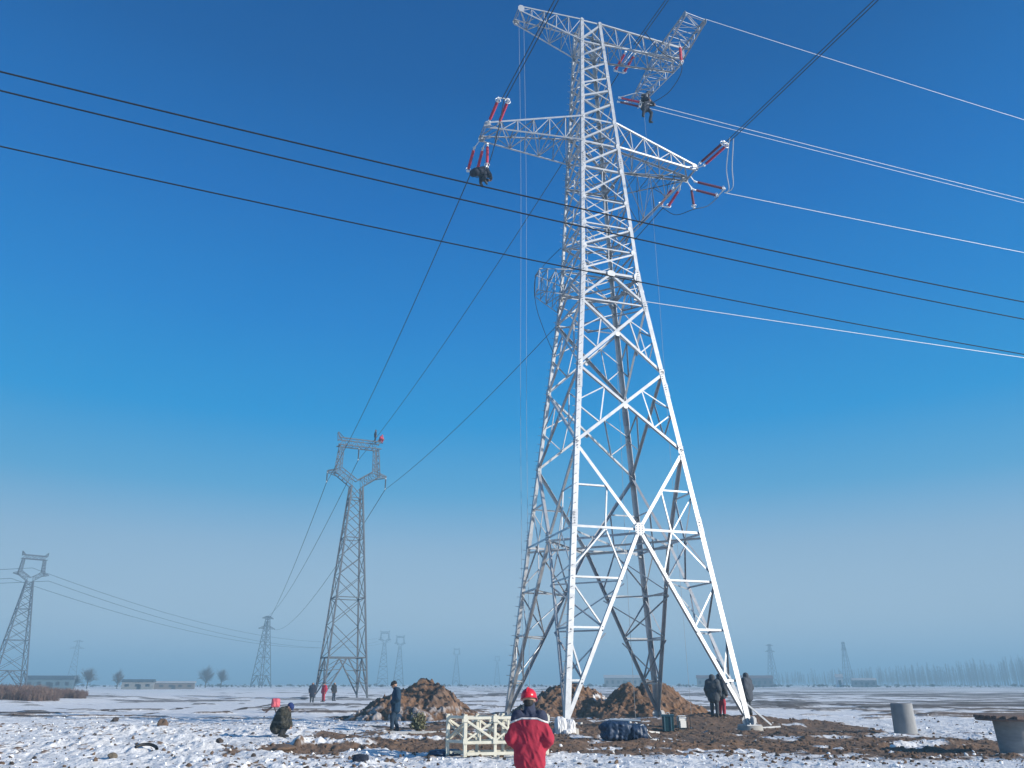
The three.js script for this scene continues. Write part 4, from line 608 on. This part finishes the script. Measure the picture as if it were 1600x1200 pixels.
// ---------------------------------------------------------------- the cream steel frame on the ground
{
  const cream = std(0.78, 0.75, 0.62, 0.55, 0.05, { map: zincMap }), creamDirty = std(0.52, 0.48, 0.38, 0.7);
  const fx = -1.1, fd = 19.9, o = base('steel_truss', V(fx, 0.06, -fd), 0.24);
  tag(o, 'cream painted open steel truss on the dirt left of the red jacket', 'steel truss');
  const Lx = 2.0, Hh = 0.86, D = 0.55, bx = (name, a, b, s, mat = cream) => { const d = b.clone().sub(a).normalize(), u = (Math.abs(d.y) > 0.9 ? V(0, 0, 1) : V(0, 1, 0)).cross(d).normalize(), v = d.clone().cross(u), h = s / 2, k = h * 0.75; return part(name, prism(a, b, [[-h, -k], [-k, -h], [k, -h], [h, -k], [h, k], [k, h], [-k, h], [-h, k]], u, v), mat, o); };
  for (const z of [0, -D]) {
    const xo = z ? -0.32 : 0;
    for (const y of [0.30, Hh - 0.03]) bx('rail', V(xo, y, z), V(Lx + xo, y, z), y > 0.5 ? 0.065 : 0.07);
    bx('skid', V(xo + 0.05, 0.06, z), V(Lx + xo, 0.06, z), 0.07);
    for (const [k, px] of [0, 0.72, 1.36, Lx].entries()) { bx('post', V(px + xo, 0.0, z - 0.004), V(px + xo, Hh + 0.05, z - 0.004), k === 0 ? 0.085 : 0.068); part('joint_plate', new THREE.BoxGeometry(0.11, 0.13, 0.02).translate(px + xo, Hh - 0.05, z + 0.055), cream, o); part('joint_plate', new THREE.BoxGeometry(0.11, 0.12, 0.02).translate(px + xo, 0.33, z + 0.055), cream, o); }
    for (let k = 0; k < 3; k++) { const a = xo + [0, 0.72, 1.36][k], b = xo + [0.72, 1.36, Lx][k]; bx('diagonal_brace', V(a + 0.05, Hh - 0.1, z + 0.02), V(b - 0.03, 0.36, z + 0.02), 0.055); bx('diagonal_brace', V(a + 0.05, 0.36, z - 0.04), V(b - 0.03, Hh - 0.1, z - 0.04), 0.045); bx('thin_post', V((a + b) / 2, 0.33, z - 0.02), V((a + b) / 2, Hh - 0.06, z - 0.02), 0.04); }
  }
  for (const px of [0, 0.72, 1.36, Lx]) for (const y of [0.30, Hh - 0.03]) bx('tie', V(px, y + 0.015, 0), V(px - 0.32, y + 0.015, -D), 0.06);
  bx('diagonal_brace', V(0.0, Hh - 0.12, -0.02), V(-0.32, 0.36, -D + 0.02), 0.05, creamDirty); bx('diagonal_brace', V(0, 0.36, -0.06), V(-0.32, Hh - 0.12, -D + 0.06), 0.04, creamDirty);
}

// ---------------------------------------------------------------- things lying about the site
function crumple(w, h, dpt, seed, mat, name, parent, n = 40) {   // gathered sheet over a heap
  const g = new THREE.SphereGeometry(1, n * 2, n), p = g.attributes.position; for (let i = 0; i < p.count; i++) { const x = p.getX(i), y = p.getY(i), z = p.getZ(i), a = Math.atan2(z, x), k = 0.8 + 0.30 * noise3(x * 2.2 + seed, y * 2.2, z * 2.2 + seed) + 0.10 * Math.abs(noise3(x * 6 + seed, y * 3, z * 6) - 0.5) * 2 + 0.04 * Math.sin(a * 17 + 4 * noise2(y * 3, seed)) * (1 - y); const box = 1 / Math.pow(Math.pow(Math.abs(x), 3.5) + Math.pow(Math.abs(y), 3.5) + Math.pow(Math.abs(z), 3.5), 1 / 3.5); p.setXYZ(i, x * box * k * w / 2, Math.max(-0.02, (y * box * k * 0.5 + 0.42) * h), z * box * k * dpt / 2); } g.computeVertexNormals(); return part(name, g, mat, parent);
}
{
  const tarpMat = std(0.012, 0.035, 0.085, 0.5, 0, { bumpMap: weave, bumpScale: 0.004 }), pale = std(0.62, 0.63, 0.62, 0.6);
  const a = base('covered_winch', V(3.3, groundBase(3.3, 26.6), -26.6), 0.1); tag(a, 'low dark blue sheet-covered heap on the dirt right of the front tower foot', 'covered heap');
  crumple(1.0, 0.62, 0.8, 2.7, tarpMat, 'cover', a); const b2 = crumple(0.6, 0.52, 0.7, 9.1, tarpMat, 'cover_end', a, 30); b2.position.set(0.62, 0, 0.06);
  for (const [px, py, s] of [[0.35, 0.52, 0.06], [0.72, 0.42, 0.08], [0.86, 0.3, 0.06], [0.55, 0.5, 0.05]]) { const m = part('pale_fitting', lumpGeo(px * 9, 2).scale(s, s * 0.7, s), pale, a); m.position.set(px, py, 0.28); }
  part('rail', rod(V(-0.25, 0.6, 0.1), V(0.75, 0.56, 0.1), 0.03, 8), std(0.25, 0.32, 0.4, 0.5), a);
  const rp = part('loose_rope', new THREE.TubeGeometry(new THREE.CatmullRomCurve3([V(0.85, 0.25, 0.3), V(1.02, 0.05, 0.4), V(1.2, 0.03, 0.35), V(1.1, 0.03, 0.62), V(0.9, 0.04, 0.6)]), 30, 0.018, 6), pale, a); rp.castShadow = true;
  // teal chest with a light machine beside it
  const t = base('tool_chest', V(5.85, groundBase(5.85, 31.6), -31.6), -0.2); tag(t, 'dark teal upright chest at the foot of the back tower leg', 'tool chest');
  const teal = std(0.008, 0.06, 0.075, 0.5); part('box', new THREE.BoxGeometry(0.42, 0.5, 0.4).translate(0, 0.27, 0), teal, t); part('lid', new THREE.BoxGeometry(0.46, 0.06, 0.44).translate(0, 0.555, 0), std(0.02, 0.09, 0.13, 0.4), t); for (const s of [-1, 1]) part('strap', new THREE.BoxGeometry(0.04, 0.5, 0.012).translate(s * 0.12, 0.27, 0.21), std(0.1, 0.2, 0.24, 0.6), t); part('handle', new THREE.TorusGeometry(0.07, 0.012, 6, 14, Math.PI).translate(0, 0.585, 0), pale, t); part('foot', new THREE.BoxGeometry(0.44, 0.03, 0.06).translate(0, 0.01, 0.15), bootMat, t);
  const g = base('generator', V(6.42, groundBase(6.42, 31.9), -31.9), 0.3); tag(g, 'small pale machine in a tube frame right of the teal chest', 'generator');
  part('engine', new THREE.BoxGeometry(0.24, 0.24, 0.26).translate(0, 0.24, 0), pale, g); part('tank', new THREE.CylinderGeometry(0.11, 0.11, 0.3, 16).rotateZ(Math.PI / 2).translate(0, 0.43, 0), std(0.75, 0.75, 0.74, 0.4), g); part('exhaust', new THREE.CylinderGeometry(0.04, 0.04, 0.2, 10).translate(0.15, 0.2, 0.1), bootMat, g);
  for (const s of [-1, 1]) { const z = s * 0.2; part('tube_frame', new THREE.TubeGeometry(new THREE.CatmullRomCurve3([V(-0.24, 0.05, z), V(-0.24, 0.5, z), V(0.24, 0.5, z), V(0.24, 0.05, z)], true, 'catmullrom', 0.1), 32, 0.016, 6, true), bootMat, g); }
  // bars on the ground
  const bar = (l, x0, d0, x1, d1, mat, s = 0.07) => { const A = V(x0, groundY(x0, -d0) + 0.07, -d0), B = V(x1, groundY(x1, -d1) + 0.07, -d1); const m = part('steel_bar', angleBar(A, B, s, V(0, 1, 0), 0, 0.01), mat); return tag(m, l, 'steel bar', 'steel bars left on the dirt'); };
  bar('long pale steel bar lying between the worker in blue and the cream truss', -4.5, 29.6, -2.3, 30.4, steel[1], 0.09); bar('pale steel bar lying right of the front tower foot', 1.75, 34.6, 2.95, 35.6, steel[1], 0.09); bar('short white steel bar lying between the blue heap and the teal chest', 4.55, 30.3, 5.3, 30.5, std(0.75, 0.75, 0.72, 0.5), 0.11); bar('thin dull steel bar half buried near the right tower foot', 9.6, 32.8, 10.6, 33.4, steel[2], 0.06);
  // white sheeting bunched round the front foot
  const f = towerPoint(-half(0.2), 0, half(0.2)); const s = base('plastic_sheet', V(f.x + 0.02, groundBase(f.x, -f.z) - 0.02, f.z + 0.28), 0.2); s.scale.set(0.72, 0.9, 0.75); tag(s, 'crumpled white sheeting bunched round the front tower foot', 'white sheeting');
  const sheetMat = std(0.72, 0.72, 0.73, 0.55); const s1 = crumple(0.52, 0.72, 0.5, 5.5, sheetMat, 'sheet_fold', s, 36); s1.position.set(-0.26, 0, 0); const s2 = crumple(0.46, 0.60, 0.46, 12.2, sheetMat, 'sheet_fold', s, 36); s2.position.set(0.24, 0, -0.02); const s3 = crumple(0.4, 0.24, 0.4, 18.2, sheetMat, 'sheet_fold', s, 24); s3.position.set(0.02, 0, 0.25);
  // dark plastic by the frame, navy glove, hose
  const dk = base('plastic_sheet', V(-1.62, groundBase(-1.62, 20.6), -20.6), 0); tag(dk, 'dark blue plastic sheet crumpled under the left end of the cream truss', 'plastic sheet'); crumple(0.75, 0.16, 0.5, 3.9, tarpMat, 'sheet_fold', dk, 24);
  const gl = base('cloth_bundle', V(-3.3, groundBase(-3.3, 18.7) + 0.02, -18.7)); tag(gl, 'small navy cloth bundle at the bottom edge of the dirt', 'cloth bundle'); crumple(0.34, 0.2, 0.26, 6.1, navy, 'fold', gl, 20);
  const hp = [[-9.5, 21.5], [-9.42, 21.62], [-9.25, 21.68], [-9.05, 21.62], [-8.95, 21.5]].map(([x, d], i) => V(x, groundY(x, -d) + [0.02, 0.09, 0.12, 0.09, 0.02][i], -d)); tag(part('rubber_hose', new THREE.TubeGeometry(new THREE.CatmullRomCurve3(hp), 30, 0.04, 10), bootMat), 'curved black rubber hose sticking out of the snow at lower left', 'hose');
  // red bundle on a bent brown stick
  const rb = base('red_bundle', V(-14.75, groundBase(-14.75, 52), -52), 0.2); tag(rb, 'crumpled red plastic bundle on dark sticks, out on the snow beyond the crouching person', 'red bundle'); const c1 = crumple(0.5, 0.56, 0.5, 7.7, std(0.62, 0.10, 0.13, 0.5), 'red_plastic', rb, 24); c1.position.set(0.05, 0.32, 0);
  const brown = std(0.07, 0.045, 0.04, 0.9); part('stick', new THREE.TubeGeometry(new THREE.CatmullRomCurve3([V(-0.72, 0.2, 0.1), V(-0.55, 0.12, 0.1), V(-0.2, 0.28, 0.05), V(0.05, 0.4, 0)]), 16, 0.05, 7), brown, rb); part('stick', new THREE.TubeGeometry(new THREE.CatmullRomCurve3([V(0.0, 0.35, 0.1), V(0.12, 0.06, 0.25), V(0.3, 0.0, 1.6), V(0.55, 0.02, 5.5)]), 24, 0.04, 7), brown, rb); part('stick', rod(V(-0.5, 0.0, 0.1), V(-0.15, 0.3, 0.05), 0.045, 7), brown, rb);
  // concrete pieces on the right
  const conc = std(0.30, 0.305, 0.31, 0.92, 0, { map: soilMap, bumpMap: soilBump, bumpScale: 0.006 });
  const pc = (r0, r1, h) => { const pts = [[0.001, 0], [r1, 0], [r1, 0.02], [r0 + 0.004, h - 0.03], [r0 - 0.02, h], [0.001, h]].map(([a, b]) => new THREE.Vector2(a, b)); return new THREE.LatheGeometry(pts, 40); };
  const c = base('concrete_post', V(14.0, groundBase(14.0, 30.1) - 0.06, -30.1)); tag(c, 'short plain grey concrete post standing at the edge of the snow', 'concrete post'); part('shaft', pc(0.36, 0.385, 1.05), conc, c); part('top_rim', new THREE.TorusGeometry(0.33, 0.03, 8, 36).rotateX(Math.PI / 2).translate(0, 1.05, 0), conc, c);
  const k = base('cable_drum', V(13.05, groundBase(13.05, 21.9) - 0.05, -21.9)); tag(k, 'grey drum carrying a wide brown disc at the right edge', 'cable drum');
  const wood = std(0.17, 0.115, 0.095, 0.9, 0, { bumpMap: soilBump, bumpScale: 0.01 }); part('core', new THREE.CylinderGeometry(0.5, 0.46, 0.88, 40).translate(0, 0.45, 0), conc, k);
  const pr = rng(31); for (let i = 0; i < 11; i++) { const z = -0.78 + i * 0.156, L = 2 * Math.sqrt(Math.max(0.03, 0.88 * 0.88 - z * z)) * (0.96 + 0.06 * pr()); part('plank', new THREE.BoxGeometry(L, 0.07, 0.145).translate((pr() - 0.5) * 0.03, 0.93 + pr() * 0.014, z), i % 3 ? wood : std(0.14, 0.10, 0.085, 0.9), k); } part('rim_band', new THREE.TorusGeometry(0.86, 0.035, 6, 48).rotateX(Math.PI / 2).translate(0, 0.88, 0), wood, k);
  // dry shrub
  const sh = base('dry_shrub', V(-3.45, groundBase(-3.45, 31.2), -31.2)); sh.scale.set(1, 0.78, 1); tag(sh, 'low olive dry shrub beside the worker in blue', 'shrub'); const R = rng(8), tw = [], lf = []; for (let i = 0; i < 130; i++) { const a = R() * 6.28, t = R(), b = V(Math.cos(a) * 0.32 * t, 0.25 + R() * 0.55, Math.sin(a) * 0.32 * t); tw.push(rod(V(Math.cos(a) * 0.08 * t, 0, Math.sin(a) * 0.08 * t), b, 0.006, 3, 0.003)); for (let q = 0; q < 9; q++) lf.push(new THREE.PlaneGeometry(0.03 + R() * 0.03, 0.07 + R() * 0.06).rotateX(R() * 3).rotateY(R() * 6).translate(b.x * (0.5 + R() * 0.6) + (R() - 0.5) * 0.1, b.y * (0.4 + R() * 0.65), b.z * (0.5 + R() * 0.6) + (R() - 0.5) * 0.1)); }
  part('stem', mergeGeometries(tw), std(0.12, 0.10, 0.06, 0.95), sh); part('foliage', mergeGeometries(lf), std(0.20, 0.20, 0.115, 0.95, 0, { side: THREE.DoubleSide }), sh);
}

// ---------------------------------------------------------------- far field edge: reeds, trees, farm buildings
{
  const R = rng(44), gs = []; for (let v = 0; v < 3; v++) { const st = []; for (let i = 0; i < 9; i++) { const x = (R() - 0.5) * 0.5, z = (R() - 0.5) * 0.5, h = 1.0 + R() * 0.9, lx = (R() - 0.5) * 0.35, lz = (R() - 0.5) * 0.35; st.push(rod(V(x, 0, z), V(x + lx, h, z + lz), 0.016, 4, 0.007)); for (let q = 0; q < 3; q++) st.push(new THREE.CylinderGeometry(0.004, 0.02, 0.5, 3).rotateZ((R() - 0.5) * 3).translate(x + lx * 0.6 + (R() - 0.5) * 0.2, h * (0.3 + R() * 0.6), z + lz * 0.6)); } gs.push(mergeGeometries(st)); }
  const root = base('dry_reeds', V(0, 0, 0)); tag(root, 'strip of standing dry brown stalks along the snow at far left', 'dry reeds', null, 'stuff');
  gs.forEach((g, v) => { const n = 1500, m = shadow(new THREE.InstancedMesh(g, [std(0.13, 0.085, 0.08, 0.95), std(0.09, 0.065, 0.066, 0.95), std(0.19, 0.135, 0.115, 0.95)][v], n)); m.name = 'dry_reeds'; m.userData.kind = 'stuff'; for (let i = 0; i < n; i++) { let d, u, x, cl; do { d = 72 + 34 * R(); u = R(); x = d * (-0.67 + 0.16 * u); cl = noise2(x * 0.35, d * 0.35); } while (cl < 0.25 + 0.5 * sm(0.5, 1, u)); const s = (0.34 + R() * 0.42) * (0.55 + 0.75 * cl) * (1 - 0.5 * u * u); m.setMatrixAt(i, new THREE.Matrix4().compose(V(x, groundBase(x, d) - 0.05, -d), new THREE.Quaternion().setFromEuler(new THREE.Euler(0, R() * 6, 0)), V(s * 1.3, s, s * 1.3))); } root.add(m); });
}
function bareTree(seed, h, wide, low) {   // [trunk, crown] of a leafless round-headed tree
  const R = rng(seed), limbs = [rod(V(0, 0, 0), V(h * 0.01, h * 0.42, 0), h * 0.03, 7, h * 0.02)], twigs = [], c = V(0, h * (0.5 + low * 0.5), 0), rx = h * wide, ry = h * (0.5 - low * 0.48);
  for (let i = 0; i < 16; i++) {
    const a = R() * 6.28, el = -0.15 + R() * 1.6, e = V(c.x + Math.cos(a) * Math.cos(el) * rx * 0.75, c.y + Math.sin(el) * ry * 0.75, Math.sin(a) * Math.cos(el) * rx * 0.75), s = V(h * 0.005, h * (0.14 + R() * 0.27), 0), m = lerp(s, e, 0.5).add(V(0, h * 0.05, 0));
    limbs.push(rod(s, m, h * 0.012, 5, h * 0.008), rod(m, e, h * 0.008, 4, h * 0.004));
    for (let k = 0; k < 34; k++) { const t = 0.25 + 0.75 * R(), p = t < 0.5 ? lerp(s, m, t * 2) : lerp(m, e, t * 2 - 1), out = p.clone().sub(c).multiplyScalar(0.5).add(V((R() - 0.5) * rx, (R() - 0.25) * ry * 0.9, (R() - 0.5) * rx)).multiplyScalar(0.4 + 0.4 * R()), q = p.clone().add(out); twigs.push(rod(p, q, h * 0.0036, 3, h * 0.0016)); for (let z = 0; z < 3; z++) twigs.push(rod(lerp(p, q, 0.4 + 0.5 * R()), q.clone().add(V((R() - 0.5) * rx * 0.4, (R() - 0.3) * ry * 0.4, (R() - 0.5) * rx * 0.4)), h * 0.002, 3, h * 0.0012)); }
  }
  return [mergeGeometries(limbs), mergeGeometries(twigs)];
}
{
  const bark = std(0.07, 0.06, 0.055, 0.95), twig = std(0.085, 0.07, 0.065, 0.95);
  const [t1, c1] = bareTree(5, 9.5, 0.5, 0.0), [tb, cb] = bareTree(11, 9.5, 0.36, 0.1);
  const plant = (l, geo, x, d, s, sx = 1, sz = 1) => { const o = base('bare_tree', V(x, 0, -d)); o.scale.set(s * sx, s, s * sz); part('trunk', geo[0], bark, o); part('crown', geo[1], twig, o); return tag(o, l, 'tree', 'bare trees at the far field edge'); };
  plant('broad round bare tree right of the thin hazy pylon at far left', [t1, c1], -146, 285, 0.62, 1.1, 1.1); plant('small feathery bare tree right of the broad round one', [tb, cb], -138, 290, 0.6); plant('low bare bush-like tree left of the broad round one', [t1, c1], -153, 290, 0.42, 1.5, 1.2);
  plant('wide hazy bare tree standing alone left of the one-armed pylon', [tb, cb], -133, 360, 0.85, 1.3, 1.3); plant('small hazy bare tree beside the wide lone one', [t1, c1], -127, 362, 0.7);
  // far poplar wood
  const R = rng(70), root = base('far_wood', V(0, 0, 0)); tag(root, 'far hazy belt of bare poplars along the right horizon', 'wood', null, 'stuff');
  const pop = (seed) => { const q = rng(seed), tw = [rod(V(0, 0, 0), V(0, 13, 0), 0.10, 5, 0.03)]; for (let i = 0; i < 90; i++) { const y = 2.5 + q() * 12.5, a = q() * 6.28, l = (0.8 + q() * 1.6) * (1 - y / 20), b = V(Math.cos(a) * l * 0.7, y + l * 1.5, Math.sin(a) * l * 0.7); tw.push(rod(V(0, y, 0), b, 0.035, 3, 0.01)); } return mergeGeometries(tw); };
  for (const [v, seed] of [3, 9, 15].entries()) { const n = 420, m = shadow(new THREE.InstancedMesh(pop(seed), twig, n)); m.name = 'far_wood'; m.userData.kind = 'stuff'; for (let i = 0; i < n; i++) { const u = R(), d = 640 + R() * 220, x = d * (0.30 + 0.60 * Math.pow(u, 0.75)), s = (0.9 + R() * 0.9) * (0.5 + 0.8 * Math.min(1, u * 1.5)); m.setMatrixAt(i, new THREE.Matrix4().compose(V(x, 0, -d), new THREE.Quaternion().setFromEuler(new THREE.Euler(0, R() * 6, 0)), V(s * 1.3, s * 0.85, s * 1.3))); } root.add(m); }
  // low scrub line between the mounds and at the horizon
  const sc = base('far_scrub', V(0, 0, 0)); tag(sc, 'low hazy scrub line along the horizon behind the mounds', 'scrub', null, 'stuff'); { const n = 900, m = shadow(new THREE.InstancedMesh(cb, twig, n)); m.name = 'far_scrub'; m.userData.kind = 'stuff'; for (let i = 0; i < n; i++) { const d = 330 + R() * 260, x = d * (-0.75 + 1.5 * R()), s = 0.07 + 0.12 * R() * R(); m.setMatrixAt(i, new THREE.Matrix4().compose(V(x, 0, -d), new THREE.Quaternion().setFromEuler(new THREE.Euler(0, R() * 6, 0)), V(s * 2.2, s, s * 2))); } sc.add(m); }
  // farm buildings
  const wallC = [std(0.19, 0.195, 0.20, 0.9), std(0.14, 0.125, 0.125, 0.9), std(0.07, 0.11, 0.14, 0.8)], roofC = [std(0.36, 0.37, 0.38, 0.9), std(0.06, 0.08, 0.10, 0.8), std(0.15, 0.09, 0.08, 0.9)], dark = std(0.03, 0.035, 0.045, 0.4);
  const farm = (l, x, d, w, h, dp, wm, rm, turn = 0, nw = 4) => { const o = base('farm_building', V(x, 0, -d), turn); part('wall', new THREE.BoxGeometry(w, h, dp).translate(0, h / 2, 0), wm, o); const rs = new THREE.Shape([new THREE.Vector2(-dp / 2 - 0.3, 0), new THREE.Vector2(dp / 2 + 0.3, 0), new THREE.Vector2(0, h * 0.35)]); part('roof', new THREE.ExtrudeGeometry(rs, { depth: w + 0.6, bevelEnabled: false }).rotateY(Math.PI / 2).translate(-w / 2 - 0.3, h + 0.004, 0), rm, o); for (let i = 0; i < nw; i++) part('window', new THREE.BoxGeometry(w / nw * 0.4, h * 0.35, 0.1).translate(-w / 2 + (i + 0.5) * w / nw, h * 0.55, dp / 2 + 0.03), dark, o); part('door', new THREE.BoxGeometry(1.1, h * 0.65, 0.1).translate(w * 0.06, h * 0.33, dp / 2 + 0.03), dark, o); return tag(o, l, 'farm building', 'farm buildings on the far field edge'); };
  farm('long low dark shed left of the thin hazy pylon', -146, 262, 13, 3.0, 6, wallC[2], roofC[1], 0.35, 5); farm('small white building at the far left edge below the splayed pylon', -176, 255, 5, 2.6, 5, wallC[0], roofC[0], 0.3, 2);
  farm('low building with dark roof and white gable right of the bare trees', -118, 262, 9, 2.2, 5, wallC[0], roofC[1], 0.3, 3); farm('pale low wall-like building left of the lone wide tree', -110, 268, 14, 1.8, 4, wallC[1], roofC[0], 0.3, 5);
  farm('long white low building seen between the middle and right mounds', 58, 430, 20, 4.4, 8, wallC[0], roofC[0], -0.1, 7); farm('white low building behind the left people of the right tower foot', 101, 420, 14, 4.2, 8, wallC[0], roofC[2], -0.2, 5); farm('pinkish low building behind the right tower leg', 127, 430, 16, 4.2, 8, wallC[1], roofC[2], -0.25, 6);
  farm('tiny bright white hut standing alone right of the tall tower', 166, 420, 3.2, 4.6, 3.2, std(0.6, 0.6, 0.6, 0.9), roofC[0], -0.3, 1); farm('white low farm building below the faint right pylon', 175, 412, 11, 3.2, 6, wallC[0], roofC[0], -0.3, 4);
}
renderer.render(scene, camera);
